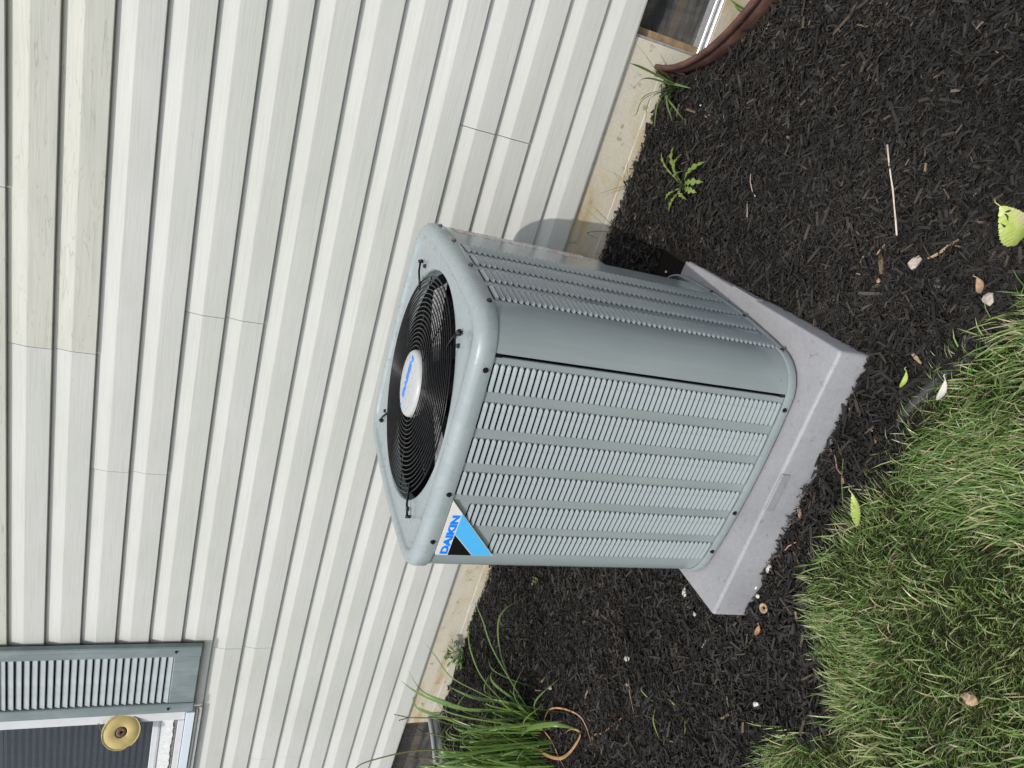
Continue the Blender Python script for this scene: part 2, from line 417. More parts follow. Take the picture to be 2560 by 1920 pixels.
# ------------------------------------------------------------------ mesh helpers
class MB:
    def __init__(self):
        self.v = []; self.f = []; self.m = []
    def add(self, vs, fs, mi=0):
        o = len(self.v)
        self.v += [tuple(p) for p in vs]
        self.f += [tuple(i + o for i in f) for f in fs]
        self.m += [mi] * len(fs)
    def box(self, x0, x1, y0, y1, z0, z1, mi=0):
        self.add([(x0, y0, z0), (x1, y0, z0), (x1, y1, z0), (x0, y1, z0), (x0, y0, z1), (x1, y0, z1), (x1, y1, z1), (x0, y1, z1)],
                 [(0, 3, 2, 1), (4, 5, 6, 7), (0, 1, 5, 4), (1, 2, 6, 5), (2, 3, 7, 6), (3, 0, 4, 7)], mi)
    def bbox(self, x0, x1, y0, y1, z0, z1, r=0.003, mi=0):
        """box with chamfered edges"""
        vs = []
        for sx in (0, 1):
            for sy in (0, 1):
                for sz in (0, 1):
                    X = (x0, x1)[sx]; Y = (y0, y1)[sy]; Z = (z0, z1)[sz]
                    dx = r if sx == 0 else -r; dy = r if sy == 0 else -r; dz = r if sz == 0 else -r
                    vs += [(X, Y + dy, Z + dz), (X + dx, Y, Z + dz), (X + dx, Y + dy, Z)]
        import itertools
        idx = lambda sx, sy, sz, a: (sx * 4 + sy * 2 + sz) * 3 + a
        fs = []
        for s in (0, 1):
            fs.append([idx(s, 0, 0, 0), idx(s, 1, 0, 0), idx(s, 1, 1, 0), idx(s, 0, 1, 0)])
            fs.append([idx(0, s, 0, 1), idx(1, s, 0, 1), idx(1, s, 1, 1), idx(0, s, 1, 1)])
            fs.append([idx(0, 0, s, 2), idx(1, 0, s, 2), idx(1, 1, s, 2), idx(0, 1, s, 2)])
        for a in (0, 1):
            for c in (0, 1):
                fs.append([idx(0, a, c, 1), idx(1, a, c, 1), idx(1, a, c, 2), idx(0, a, c, 2)])
                fs.append([idx(a, 0, c, 0), idx(a, 1, c, 0), idx(a, 1, c, 2), idx(a, 0, c, 2)])
                fs.append([idx(a, c, 0, 0), idx(a, c, 1, 0), idx(a, c, 1, 1), idx(a, c, 0, 1)])
        for sx in (0, 1):
            for sy in (0, 1):
                for sz in (0, 1):
                    fs.append([idx(sx, sy, sz, 0), idx(sx, sy, sz, 1), idx(sx, sy, sz, 2)])
        self.add(vs, fs, mi)
    def tube(self, pts, r, n=6, mi=0, closed=False, cap=True):
        pts = [Vector(p) for p in pts]
        k = len(pts)
        rr = r if isinstance(r, (list, tuple)) else [r] * k
        vs = []; prev = None
        for i, p in enumerate(pts):
            if closed:
                t = pts[(i + 1) % k] - pts[i - 1]
            else:
                t = pts[min(i + 1, k - 1)] - pts[max(i - 1, 0)]
            if t.length < 1e-9: t = Vector((0, 0, 1))
            t.normalize()
            if prev is None:
                a = Vector((0, 0, 1)) if abs(t.z) < 0.9 else Vector((1, 0, 0))
                u = t.cross(a).normalized()
            else:
                u = (prev - t * prev.dot(t))
                u = u.normalized() if u.length > 1e-6 else t.orthogonal().normalized()
            prev = u
            w = t.cross(u)
            for j in range(n):
                a = 2 * math.pi * j / n
                vs.append(p + (u * math.cos(a) + w * math.sin(a)) * rr[i])
        fs = []
        for i in range(k if closed else k - 1):
            for j in range(n):
                a = i * n + j; b2 = i * n + (j + 1) % n
                c = ((i + 1) % k) * n + (j + 1) % n; d = ((i + 1) % k) * n + j
                fs.append((a, b2, c, d))
        if cap and not closed:
            fs.append(tuple(range(n - 1, -1, -1)))
            fs.append(tuple((k - 1) * n + j for j in range(n)))
        self.add(vs, fs, mi)
    def ring_loft(self, rings, closed=True, mi=0):
        n = len(rings[0]); vs = [p for r in rings for p in r]; fs = []
        for i in range(len(rings) - 1):
            for j in range(n if closed else n - 1):
                a = i * n + j; b2 = i * n + (j + 1) % n
                fs.append((a, b2, (i + 1) * n + (j + 1) % n, (i + 1) * n + j))
        self.add(vs, fs, mi)
    def ribbon(self, pts, widths, side, fold=0.25, mi=0):
        """leaf strip along pts; side = sideways vector; folded along its middle"""
        pts = [Vector(p) for p in pts]
        vs = []; k = len(pts)
        for i, p in enumerate(pts):
            t = (pts[min(i + 1, k - 1)] - pts[max(i - 1, 0)])
            t = t.normalized() if t.length > 1e-9 else Vector((0, 0, 1))
            s = Vector(side); s = s - t * s.dot(t)
            s = s.normalized() if s.length > 1e-6 else t.orthogonal().normalized()
            nrm = s.cross(t)
            w = widths[i] / 2
            vs += [p - s * w + nrm * w * fold, p, p + s * w + nrm * w * fold]
        fs = []
        for i in range(k - 1):
            a = i * 3
            fs += [(a, a + 1, a + 4, a + 3), (a + 1, a + 2, a + 5, a + 4)]
        self.add(vs, fs, mi)
    def mesh(self, name, mats, smooth=False):
        me = bpy.data.meshes.new(name)
        me.from_pydata(self.v, [], self.f)
        for mt in (mats if isinstance(mats, (list, tuple)) else [mats]):
            me.materials.append(mt)
        me.polygons.foreach_set('material_index', self.m)
        if smooth:
            me.polygons.foreach_set('use_smooth', [True] * len(self.f))
        me.update()
        return me
    def build(self, name, mats, parent=None, smooth=False):
        o = bpy.data.objects.new(name, self.mesh(name, mats, smooth))
        COL.objects.link(o)
        if parent: o.parent = parent
        return o

def link(name, me, parent=None):
    o = bpy.data.objects.new(name, me); COL.objects.link(o)
    if parent: o.parent = parent
    return o
def tag(o, label=None, cat=None, group=None, kind=None):
    if label: o['label'] = label
    if cat: o['category'] = cat
    if group: o['group'] = group
    if kind: o['kind'] = kind
    return o
def thing(name, loc, label, cat, group=None, rot=(0, 0, 0)):
    o = bpy.data.objects.new(name, None); COL.objects.link(o)
    o.location = loc; o.rotation_euler = rot; o.empty_display_size = 0.1
    return tag(o, label, cat, group)
def autosmooth(o, ang=35):
    me = o.data
    me.polygons.foreach_set('use_smooth', [True] * len(me.polygons))
    try:
        me.set_sharp_from_angle(angle=math.radians(ang))
    except Exception:
        pass
    return o

def vnoise(x, y, seed=0):
    """smooth 2-D value noise on numpy arrays, 0..1"""
    xi = np.floor(x).astype(np.int64); yi = np.floor(y).astype(np.int64)
    fx = x - xi; fy = y - yi
    fx = fx * fx * (3 - 2 * fx); fy = fy * fy * (3 - 2 * fy)
    def h(a, b):
        n = (a * 374761393 + b * 668265263 + seed * 1442695) & 0xffffffff
        n = ((n ^ (n >> 13)) * 1274126177) & 0xffffffff
        return ((n ^ (n >> 16)) & 0xffff) / 65535.0
    return (h(xi, yi) * (1 - fx) + h(xi + 1, yi) * fx) * (1 - fy) + (h(xi, yi + 1) * (1 - fx) + h(xi + 1, yi + 1) * fx) * fy

# ------------------------------------------------------------------ terrain
WELLS = [((1.04, 0.985), 0.467), ((-2.997, 0.985), 0.467)]
PAD_C = (-0.3345, 0.3227)      # centre of pad
PYAW = 0.0484
PADW, PADD, PADTOP = 0.8196, 0.8284, 0.0704
def ground_z(x, y, rough=True):
    x = np.asarray(x, float); y = np.asarray(y, float)
    z = np.interp(y, [-60, -9, -1.2, -.6, -.15, .1, .55, .76, .9, 1.05],
                  [-.30, -.16, -.095, -.072, -.045, -.015, .045, .10, .175, .192])
    z = z - 0.012 * np.maximum(0, -x - 1.0) * (y > .5)
    if rough:
        z = z + 0.020 * (vnoise(x * 4.3, y * 4.3, 3) - .5) + 0.012 * (vnoise(x * 13, y * 13, 5) - .5)
    for (cx, cy), R in WELLS:
        dd = np.hypot(x - cx, y - cy) - R
        z = np.where(dd < 0.5, np.maximum(z, 0.186 - 0.62 * np.maximum(dd - .01, 0) + .01 * (vnoise(x * 9, y * 9, 8) - .5)), z)
        inside = np.hypot(x - cx, y - cy) < R + 0.012
        z = np.where(inside, -0.22, z)
    return z
def pad_local(x, y):
    dx = x - PAD_C[0]; dy = y - PAD_C[1]
    c, s = math.cos(PYAW), math.sin(PYAW)
    return dx * c + dy * s, -dx * s + dy * c
BX = np.array([-60, -3.5, -2.6, -1.6, -1.046, -.956, -.877, -.80, -.72, -.66, -.60, -.479, -.333, -.154, -.065, .07, .224, .343, .60, 1.2, 3, 60])
BY = np.array([-.36, -.36, -.37, -.36, -.36, -.342, -.357, -.44, -.47, -.40, -.29, -.206, -.213, -.221, -.214, -.223, -.256, -.315, -.42, -.52, -.55, -.55])
def lawn_edge(x):
    x = np.asarray(x, float)
    return np.interp(x, BX, BY) + .030 * (vnoise(x * 11, x * 0 + 3.3, 4) - .5) + .022 * (vnoise(x * 31, x * 0 + 7.7, 6) - .5)

def axis(lo, hi, step, outer):
    a = list(np.arange(lo, hi + 1e-9, step))
    left = [lo - o for o in outer][::-1]; right = [hi + o for o in outer]
    return np.array(left + a + right)
gx = axis(-3.3, 1.6, 0.02, [0.3, 1, 3, 8, 20, 60])
gy = np.concatenate([[-60, -30, -12, -5, -3], np.arange(-2.0, 1.0501, 0.02), [1.4]])
X, Y = np.meshgrid(gx, gy)
Z = ground_z(X, Y)
nx_, ny_ = len(gx), len(gy)
gv = np.stack([X.ravel(), Y.ravel(), Z.ravel()], 1)
ii = (np.arange(ny_ - 1)[:, None] * nx_ + np.arange(nx_ - 1)[None, :]).ravel()
gf = np.stack([ii, ii + 1, ii + nx_ + 1, ii + nx_], 1)
def np_mesh(name, verts, faces, mats, smooth=False, mi=None):
    """verts Nx3, faces list of (array MxK)"""
    me = bpy.data.meshes.new(name)
    me.vertices.add(len(verts)); me.vertices.foreach_set('co', np.asarray(verts, np.float32).ravel())
    if not isinstance(faces, list): faces = [faces]
    loops = np.concatenate([f.ravel() for f in faces]).astype(np.int32)
    sizes = np.concatenate([np.full(len(f), f.shape[1]) for f in faces]).astype(np.int32)
    starts = np.concatenate([[0], np.cumsum(sizes)[:-1]]).astype(np.int32)
    me.loops.add(len(loops)); me.loops.foreach_set('vertex_index', loops)
    me.polygons.add(len(sizes)); me.polygons.foreach_set('loop_start', starts); me.polygons.foreach_set('loop_total', sizes)
    for mt in (mats if isinstance(mats, (list, tuple)) else [mats]): me.materials.append(mt)
    if mi is not None: me.polygons.foreach_set('material_index', np.asarray(mi, np.int32))
    me.update(calc_edges=True)
    me.polygons.foreach_set('use_smooth', [smooth] * len(sizes))
    return me
cxy = gv[gf].mean(axis=1)
is_lawn = (cxy[:, 1] < lawn_edge(cxy[:, 0]) - 0.02).astype(int)
ground = link('ground', np_mesh('ground', gv, gf, [M['mulch_soil'], M['lawn_soil']], True, is_lawn))
tag(ground, 'dark soil sloping down from the house to the lawn', kind='structure')

# ------------------------------------------------------------------ the house
WY = 0.970           # plane of the lower siding edges
Z14 = 0.3490; PITCH = 0.1182
def zl(i): return Z14 + (14 - i) * PITCH
house = thing('house', (0, 1.0, 0), 'house wall of white and cream lap siding above a stained concrete foundation', 'house')
def hp(mb, name, mats, parent=None, smooth=False):
    """build with world coordinates under the house"""
    o = mb.build(name, mats, parent or house, smooth)
    if parent is None: o.location = (0, -1.0, 0)
    return o
# one course of dutch lap, from its top (t=0) to its lower edge (t=1): (t, y)
PROF = [(-0.02, 0.0150), (0.04, 0.0124), (0.425, 0.0004), (0.440, 0.0001), (0.450, 0.0), (0.955, 0.0001), (0.985, 0.0002), (1.0, 0.0018), (1.0, 0.0145), (1.02, 0.0145)]
def siding_panel(x0, x1, rows, mat, dy=0.0, label=None):
    mb = MB()
    nseg = max(1, int((x1 - x0) / 0.35))
    xs = [x0 + (x1 - x0) * k / nseg for k in range(nseg + 1)]
    wob = [0.0009 * (random.random() - .5) for _ in xs]
    for i in rows:
        zt = zl(i - 1)
        pr = [(zt - t * PITCH, WY + y + dy) for t, y in PROF]
        back = [(z, WY + 0.0155 + dy) for z, y in (pr[-2], pr[0])]
        sec = pr[:-1] + back
        rings = [[(x, y + w, z) for z, y in sec] for x, w in zip(xs, wob)]
        n = len(sec); vs = [p for r in rings for p in r]; fs = []
        for k in range(len(xs) - 1):
            for j in range(n):
                a = k * n + j; b2 = k * n + (j + 1) % n
                fs.append((a, (k + 1) * n + j, (k + 1) * n + (j + 1) % n, b2))
        fs.append(tuple(range(n))); fs.append(tuple(len(vs) - n + j for j in range(n))[::-1])
        mb.add(vs, fs)
    o = hp(mb, 'siding_panel', mat)
    if label: o['label'] = label
    return autosmooth(o, 3)
XL, XR = -3.9, 2.1
WINL, WINR = -3.32, -2.343
joints = {(13, 14): [1.62], (11, 12): [0.2385], (9, 10): [-2.735], (7, 8): [-2.005], (5, 6): [-0.521],
          (3, 4): [-1.145], (1, 2): [-0.704], (-1, 0): [-0.226], (-3, -2): [-1.7], (-5, -4): [0.3], (-7, -6): [-1.2]}
for rows, js in joints.items():
    cuts = [XL] + js + [XR]
    for k in range(len(cuts) - 1):
        a, b_ = cuts[k], cuts[k + 1]
        mt = M['siding']; lb = None
        if rows == (1, 2) and a >= -0.71: mt = M['siding_cream']; lb = 'cream woodgrain siding panel'
        if rows == (-1, 0) and b_ <= -0.2: mt = M['siding_cream']; lb = 'cream woodgrain siding panel'
        dy = 0.0 if k == 0 else -0.0008
        a2 = a if k == 0 else a + 0.0021
        if rows[1] <= 6 or rows[0] <= 6:
            # run up to the window opening
            if a2 < WINL: siding_panel(a2, WINL - .03, rows, mt, dy, lb)
            s = max(a2, WINR)
            if b_ > s: siding_panel(s, b_, rows, mt, dy, lb)
        else:
            siding_panel(a2, b_, rows, mt, dy, lb)
mb = MB(); mb.box(XL, WINL - .02, 0.9865, 1.02, 0.352, 3.2); mb.box(WINR - .01, XR, 0.9865, 1.02, 0.352, 3.2)
mb.box(WINL - .02, WINR - .01, 0.9865, 1.02, 0.352, zl(6) - 0.004)
hp(mb, 'sheathing', M['sheathing'])
# starter strip lip under the lowest course
mb = MB(); mb.box(XL, XR, 0.9725, 0.984, 0.3460, 0.3488); hp(mb, 'starter_strip', M['trim'])

# foundation, butt-ended pieces round the two basement windows
FY = 0.984
mb = MB()
mb.box(-2.566, 0.634, FY, 1.25, -0.35, 0.352)
mb.box(0.634, 1.45, FY, 1.25, -0.35, 0.078)
mb.box(1.45, XR, FY, 1.25, -0.35, 0.352)
mb.box(-3.38, -2.566, FY, 1.25, -0.35, 0.02)
mb.box(XL, -3.38, FY, 1.25, -0.35, 0.352)
# cast ledge line near the soil
for k in range(58):
    xa = -2.54 + k * 0.055
    if xa + .055 > 0.62: break
    d = 0.0008 + 0.0010 * random.random()
    zc = 0.219 - 0.012 * max(0, xa) + 0.0008 * random.uniform(-1, 1)
    mb.add([(xa, FY, zc + .0035), (xa + .055, FY, zc + .0035), (xa + .055, FY - d, zc), (xa, FY - d, zc), (xa + .055, FY - d, -.05), (xa, FY - d, -.05)],
           [(0, 3, 2, 1), (3, 5, 4, 2)])
hp(mb, 'foundation', M['concrete'])

def basement_window(x0, x1, z0, z1, lab):
    root = bpy.data.objects.new('basement_window', None); COL.objects.link(root); root.parent = house; root.location = (0, -1.0, 0); root['label'] = lab
    for xa, xb, ya, za, zb in ((x0, x0 + .03, 1.012, z0 + .022, z1), (x1 - .03, x1, 1.012, z0 + .022, z1)):
        w = MB(); w.box(xa, xb, ya, 1.07, za, zb); w.build('jamb', M['tan_wood'], root)
    w = MB(); w.box(x0, x1, 1.025, 1.07, z1, z1 + .03); w.build('head', M['tan_wood'], root)
    for ya, za, zb in ((.990, z0, z0 + .007), (1.004, z0 + .0095, z0 + .021)):
        f = MB(); f.bbox(x0, x1, ya, 1.075, za, zb, .002); f.build('sill', M['galv'], root)
    f = MB(); f.bbox(x0 + .001, x0 + .008, 0.988, 1.011, z0 + .0215, z1, .002); f.build('edge_strip', M['galv'], root)
    g = MB(); g.add([(x0 + .031, 1.045, z0 + .022), (x1 - .031, 1.045, z0 + .022), (x1 - .031, 1.045, z1), (x0 + .031, 1.045, z1)], [(0, 1, 2, 3)])
    g.build('pane', M['cellar_glass'], root)
    r = MB(); r.add([(x0, 1.08, z0), (x1, 1.08, z0), (x1, 1.08, z1 + .03), (x0, 1.08, z1 + .03), (x0, 1.9, z0), (x1, 1.9, z0), (x1, 1.9, z1 + .03), (x0, 1.9, z1 + .03)],
                    [(4, 5, 6, 7), (0, 1, 5, 4), (2, 3, 7, 6), (1, 2, 6, 5), (0, 4, 7, 3)])
    r.build('room', M['dark_room'], root)
    return root
basement_window(0.634, 1.45, 0.078, 0.352, 'basement window beside the rusty window well')
basement_window(-3.38, -2.566, 0.02, 0.352, 'basement window behind the strap-leaved plant')

def window_well(cx, R, zt, mat, label, both):
    t = thing('window_well', (cx, FY, zt), label, 'window well', 'steel window wells against the foundation')
    n = 44; A = [math.pi + math.pi * k / n for k in range(n + 1)]
    mb = MB()
    # corrugated wall
    prof = [(0, 0)]
    for k in range(1, 24):
        prof.append((0.007 * math.sin(k * 1.05), -0.02 * k))
    rings = [[(math.cos(a) * (R + d), math.sin(a) * (R + d) - .004, z) for d, z in prof] for a in A]
    mb.ring_loft(rings, closed=False)
    rings = [[(math.cos(a) * (R + d - .003), math.sin(a) * (R + d - .003) - .004, z) for d, z in prof] for a in A]
    mb.ring_loft(rings, closed=False)
    o = mb.build('well_wall', mat, t, True)
    rim = MB(); pr = [(-.004, -.006), (-.006, .002), (-.003, .008), (.003, .010), (.009, .007), (.011, .0), (.009, -.012), (.006, -.012)]
    rings = [[(math.cos(a) * (R + d), math.sin(a) * (R + d) - .004, z) for d, z in pr] for a in A]
    rim.ring_loft(rings, closed=True)
    rim.add([(math.cos(A[0]) * (R + d), math.sin(A[0]) * (R + d) - .004, z) for d, z in pr], [tuple(range(len(pr)))])
    rim.build('rim', mat, t, True)
    for s in (-1, 1):
        fl = MB()
        x0, x1 = sorted((s * (R + .002), s * (R + (.035 if both else .03))))
        fl.bbox(x0, x1, -.006, -.001, -.30, -.004, .001)
        fl.build('flange', M['galvwell'] if both else mat, t)
    return t
window_well(1.04, 0.467, 0.236, M['rust'], 'curved rusty brown steel window well rim at the right end of the wall', False)
window_well(-2.997, 0.467, 0.232, M['galvwell'], 'galvanised steel window well half hidden behind the strap-leaved plant', True)

# ---- shutter (part of the house)
SX0, SX1 = -2.335, -1.951
SZ0 = 1.330; SYF, SYB = 0.935, 0.965
sh = MB(); sh.box(SX0, SX1, 0.9585, 0.9615, SZ0 + .001, 2.16)
shutter = hp(sh, 'shutter', M['inside']); shutter['label'] = 'grey green louvred shutter beside the window'  # near-black back sheet puts the dark of the slat gaps into colour
def sp(mb, name, mat): return mb.build(name, mat, shutter)
for xa, xb in ((SX0, SX0 + .054), (SX1 - .056, SX1)):
    b_ = MB(); b_.bbox(xa, xb, SYF, SYB, SZ0, 2.16, .004); sp(b_, 'stile', M['shutter'])
for za, zb in ((SZ0 + .0015, 1.4315), (2.022, 2.12)):
    b_ = MB(); b_.bbox(SX0 + .0545, SX1 - .0565, SYF + .005, SYB - .002, za, zb, .004); sp(b_, 'rail', M['shutter'])
sl = MB()
n = 6
xa, xb = SX0 + .056, SX1 - .058
prof = [(-0.0035, -0.0005), (-.0068, 0.0005), (-.0072, 0.0020), (0.0010, .0208), (0.0028, .0205), (0.0020, 0.0)]
vs = []; fs = []
for x in (xa, xb):
    vs += [(x, y, z) for y, z in prof]
k = len(prof)
for j in range(k): fs.append((j, (j + 1) % k, k + (j + 1) % k, k + j))
fs += [tuple(range(k))[::-1], tuple(range(k, 2 * k))]
sl.add(vs, fs)
slat_me = sl.mesh('slat', M['slat'])
for i in range(23):
    o = link('slat', slat_me, shutter)
    o.location = (0, SYF + .0145, 1.4330 + i * 0.02585)
for x, z in ((-1.9735, 1.4264), (-2.3047, 1.4288)):
    s_ = MB(); s_.tube([(x, SYF - .0035, z), (x, SYF, z)], [.0045, .006], 8); s_.tube([(x, SYF - .008, z), (x, SYF - .0035, z)], [.003, .0045], 6)
    sp(s_, 'screw', M['screw'])

# ---- window left of the shutter
window = bpy.data.objects.new('window', None); COL.objects.link(window); window.parent = house; window.location = (0, -1.0, 0)
for xa, xb in ((-2.400, -2.343), (WINL, WINL + .05)):
    wf = MB(); wf.bbox(xa, xb, 0.950, 1.03, 1.3585, 2.9, .003); wf.build('jamb', M['white_frame'], window)
window; window['label'] = 'white framed window with grey cellular blind'
def wp(name, x0, x1, y0, y1, z0, z1, mat, r=.002):
    b_ = MB(); b_.bbox(x0, x1, y0, y1, z0, z1, r); return b_.build(name, mat, window)
wx0, wx1 = WINL + .051, -2.401
wp('sash_rail', wx0, wx1, 0.974, 1.02, 1.4555, 1.4795, M['white_frame'])
wp('sash_rail', wx0, wx1, 0.964, 1.018, 1.4480, 1.4550, M['grey_rail'])
# crinkled film on the sloping sill
gxn, gzn = 150, 14
fv = []
for j in range(gzn + 1):
    for i in range(gxn + 1):
        x = wx0 + (wx1 - wx0) * i / gxn
        t = j / gzn
        edge = 0.0016 * math.sin(x * 37) + .0012 * math.sin(x * 131 + 2) + .0010 * math.sin(x * 420)
        z = 1.4475 - t * (0.048 + (edge if j == gzn else edge * t))
        y = 0.968 - 0.014 * t + 0.0016 * math.sin(x * 260 + 3 * math.sin(x * 40)) * math.sin(math.pi * min(1, t * 1.3)) + random.uniform(-.0004, .0004)
        fv.append((x, y, z))
fl = MB(); fl.add(fv, [(j * (gxn + 1) + i, j * (gxn + 1) + i + 1, (j + 1) * (gxn + 1) + i + 1, (j + 1) * (gxn + 1) + i) for j in range(gzn) for i in range(gxn)])
fl.build('crinkled_film', M['film'], window, True)
wp('ragged_strip', wx0, wx1, 0.958, 1.02, 1.386, 1.4475 - .046, M['ragged'], .001)  # dark mottled strip set back below the film
wp('bottom_frame', wx0, wx1 + .001, 0.947, 1.02, 1.3585, 1.3845, M['white_frame'])
wp('window_sill', WINL, -2.343, 0.938, 1.02, 1.3215, 1.3565, M['blue_sill'])
wp('trim_strip', WINL, -2.343, 0.950, 1.02, 1.3085, 1.3190, M['trim'])
wp('trim_strip', WINL - .02, -2.338, 0.955, 1.02, 1.2945, 1.3062, M['white_frame'])
# folded cellular blind: a zig-zag cloth, each fold a slat of its own
bs = MB()
dz = 0.0248
vs = [(wx0, 1.005, 0), (wx1, 1.005, 0), (wx1, 0.992, dz * .35), (wx0, 0.992, dz * .35), (wx1, 1.009, dz), (wx0, 1.009, dz), (wx1, 1.014, dz), (wx0, 1.014, dz), (wx0, 1.014, 0), (wx1, 1.014, 0)]
bs.add(vs, [(0, 1, 2, 3), (3, 2, 4, 5), (5, 4, 6, 7), (7, 6, 9, 8), (8, 9, 1, 0)])
bme = bs.mesh('blind_fold', M['blind'])
for i in range(22):
    o = link('blind_fold', bme, window); o.location = (0, random.uniform(-.0012, .0012), 1.4797 + i * dz)
b_ = MB(); b_.box(wx0, wx1, 1.0, 1.014, 1.4797 + 22 * dz, 2.9); b_.build('blind_panel', M['blind'], window)
gl = MB(); gl.add([(wx0, 0.986, 1.4797), (wx1, 0.986, 1.4797), (wx1, 0.986, 2.9), (wx0, 0.986, 2.9)], [(0, 1, 2, 3)]); gl.build('pane', M['screen'], window)
# ---- hanging yellow disc
nrm = Vector((0.56, -0.80, -0.16)).normalized()
disc = thing('hanging_disc', (-2.405, 0.912, 1.594), 'round yellow plastic disc with brown hub hanging on wire before the window', 'hanging disc')
q = nrm.to_track_quat('Z', 'Y')
disc.rotation_mode = 'QUATERNION'; disc.rotation_quaternion = q
R = 0.071
def lathe(mb, prof, n=48, mi=0, wob=None):
    rings = []
    for k in range(n):
        a = 2 * math.pi * k / n
        rings.append([((r * (1 + (wob(a) if wob else 0))) * math.cos(a), (r * (1 + (wob(a) if wob else 0))) * math.sin(a), z) for r, z in prof])
    rings.append(rings[0])
    m_ = len(prof)
    vs = [p for r in rings[:-1] for p in r]; fs = []
    for k in range(n):
        for j in range(m_ - 1):
            a = k * m_ + j; b2 = ((k + 1) % n) * m_ + j
            fs.append((a, b2, b2 + 1, a + 1))
    mb.add(vs, fs, mi)
mb = MB(); lathe(mb, [(.0225, -.004), (.0225, .0), (.025, .0012), (R - .007, .0008), (R - .0035, -.002), (R - .0015, .0028), (R, .0024), (R, -.012), (R - .002, -.014), (.02, -.014), (.02, -.004)],
                 wob=lambda a: -0.09 * math.exp(-((a - 3.6) / .10) ** 2))
mb.build('dish', M['yellow'], disc, True)
mb = MB(); lathe(mb, [(.0, -.001), (.005, -.001), (.006, .002), (.018, .001), (.0215, -.006), (.0215, -.012)], 24); mb.build('hub', M['brown_hub'], disc, True)
mb = MB(); mb.bbox(-.003, .003, -.007, .007, .0005, .004, .001); mb.build('slot', M['badge_black'], disc)
qi = q.inverted()
def dl(p): return qi @ (Vector(p) - Vector(disc.location))
mb = MB()
mb.tube([dl((-2.40, 0.945, 1.672)), dl((-2.372, 0.935, 1.684)), dl((-2.355, .925, 1.679)), dl((-2.40, 0.905, 1.664))], .0009, 5)
mb.tube([dl((-2.352, 0.93, 1.552)), dl((-2.335, .93, 1.551)), dl((-2.36, 0.905, 1.540))], .0009, 5)
mb.tube([dl((-2.355, .925, 1.679)), dl((-2.38, .905, 1.668)), dl((-2.45, .90, 1.648))], .0009, 5)
mb.build('wire', M['wire'], disc)

# ------------------------------------------------------------------ the pad
pad = thing('equipment_pad', (PAD_C[0], PAD_C[1], PADTOP), 'light grey plastic equipment pad half sunk in mulch under the air conditioner', 'pad', rot=(0, 0, PYAW))
mb = MB()
hx, hy = PADW / 2, PADD / 2
def rr(hx, hy, r, z, n=5):
    pts = []
    for cx, cy, a0 in ((hx - r, hy - r, 0), (-hx + r, hy - r, 90), (-hx + r, -hy + r, 180), (hx - r, -hy + r, 270)):
        for k in range(n + 1):
            a = math.radians(a0 + 90 * k / n)
            pts.append((cx + r * math.cos(a), cy + r * math.sin(a), z))
    return pts
rings = [rr(hx + .006, hy + .006, .010, -.20), rr(hx + .0025, hy + .0025, .010, -.115), rr(hx, hy, .010, -.008), rr(hx - .0012, hy - .0012, .010, -.0035), rr(hx - .0045, hy - .0045, .008, -.0008), rr(hx - .009, hy - .009, .006, 0)]
mb.ring_loft(rings)
mb.add(rings[-1], [tuple(range(len(rings[-1])))])
autosmooth(mb.build('slab', M['pad'], pad), 50)
mb = MB(); mb.bbox(-.050, .062, -hy - .0035, -hy + .004, -.028, -.0012, .0010); mb.build('moulded_tab', M['pad'], pad)
mb = MB(); mb.bbox(hx - .004, hx + .0035, -.062, .052, -.028, -.0012, .0010); mb.build('moulded_tab', M['pad'], pad)

# ------------------------------------------------------------------ the air conditioner
UC = (-0.345, 0.345)
UZ = PADTOP                      # pad top
SEAM = 0.9 - UZ                  # local height of the lid seam (world 0.9)
BASE = 0.1024 - UZ               # local height of the base seam
ac = thing('air_conditioner', (UC[0], UC[1], UZ), 'grey green louvred air conditioner unit standing on the grey pad', 'air conditioner')
H, B, CS = 0.345, 0.0255, 0.26
def side_pt(t): return (t, -(H + B * (1 - (t / .36) ** 2)))
def outline():
    """closed outline, counter-clockwise from the left end of the front face; each item (x, y)"""
    front = [side_pt(-CS + 2 * CS * k / 26) for k in range(27)]
    d0 = B * (1 - (CS / .36) ** 2)
    P0 = Vector(front[-1]); slope = 2 * B * CS / .36 ** 2
    T0 = Vector((1, slope)).normalized()
    P3 = Vector((H + d0, -CS)); T3 = Vector((slope, -1)).normalized()   # direction leaving P3 backwards
    L = 0.052
    P1 = P0 + T0 * L; P2 = P3 + Vector((slope, -1)).normalized() * L
    P2 = Vector((P3.x - 0.0 + T3.x * 0, P3.y)) + Vector((-(-slope) * 0, 0))
    P2 = P3 + Vector((slope * -1, -1)).normalized() * L
    cor = []
    for k in range(1, 12):
        t = k / 12
        cor.append(P0 * (1 - t) ** 3 + P1 * 3 * t * (1 - t) ** 2 + P2 * 3 * t * t * (1 - t) + P3 * t ** 3)
    quarter = [Vector(p) for p in front] + cor
    pts = []
    for r in range(4):
        c, s = math.cos(r * math.pi / 2), math.sin(r * math.pi / 2)
        pts += [Vector((p.x * c - p.y * s, p.x * s + p.y * c)) for p in quarter]
    return pts
OUT = outline()
NO = len(OUT)
NRM = []
for i in range(NO):
    t = (OUT[(i + 1) % NO] - OUT[i - 1]).normalized()
    NRM.append(Vector((t.y, -t.x)))
def oring(off, z): return [(OUT[i].x + NRM[i].x * off, OUT[i].y + NRM[i].y * off, z) for i in range(NO)]
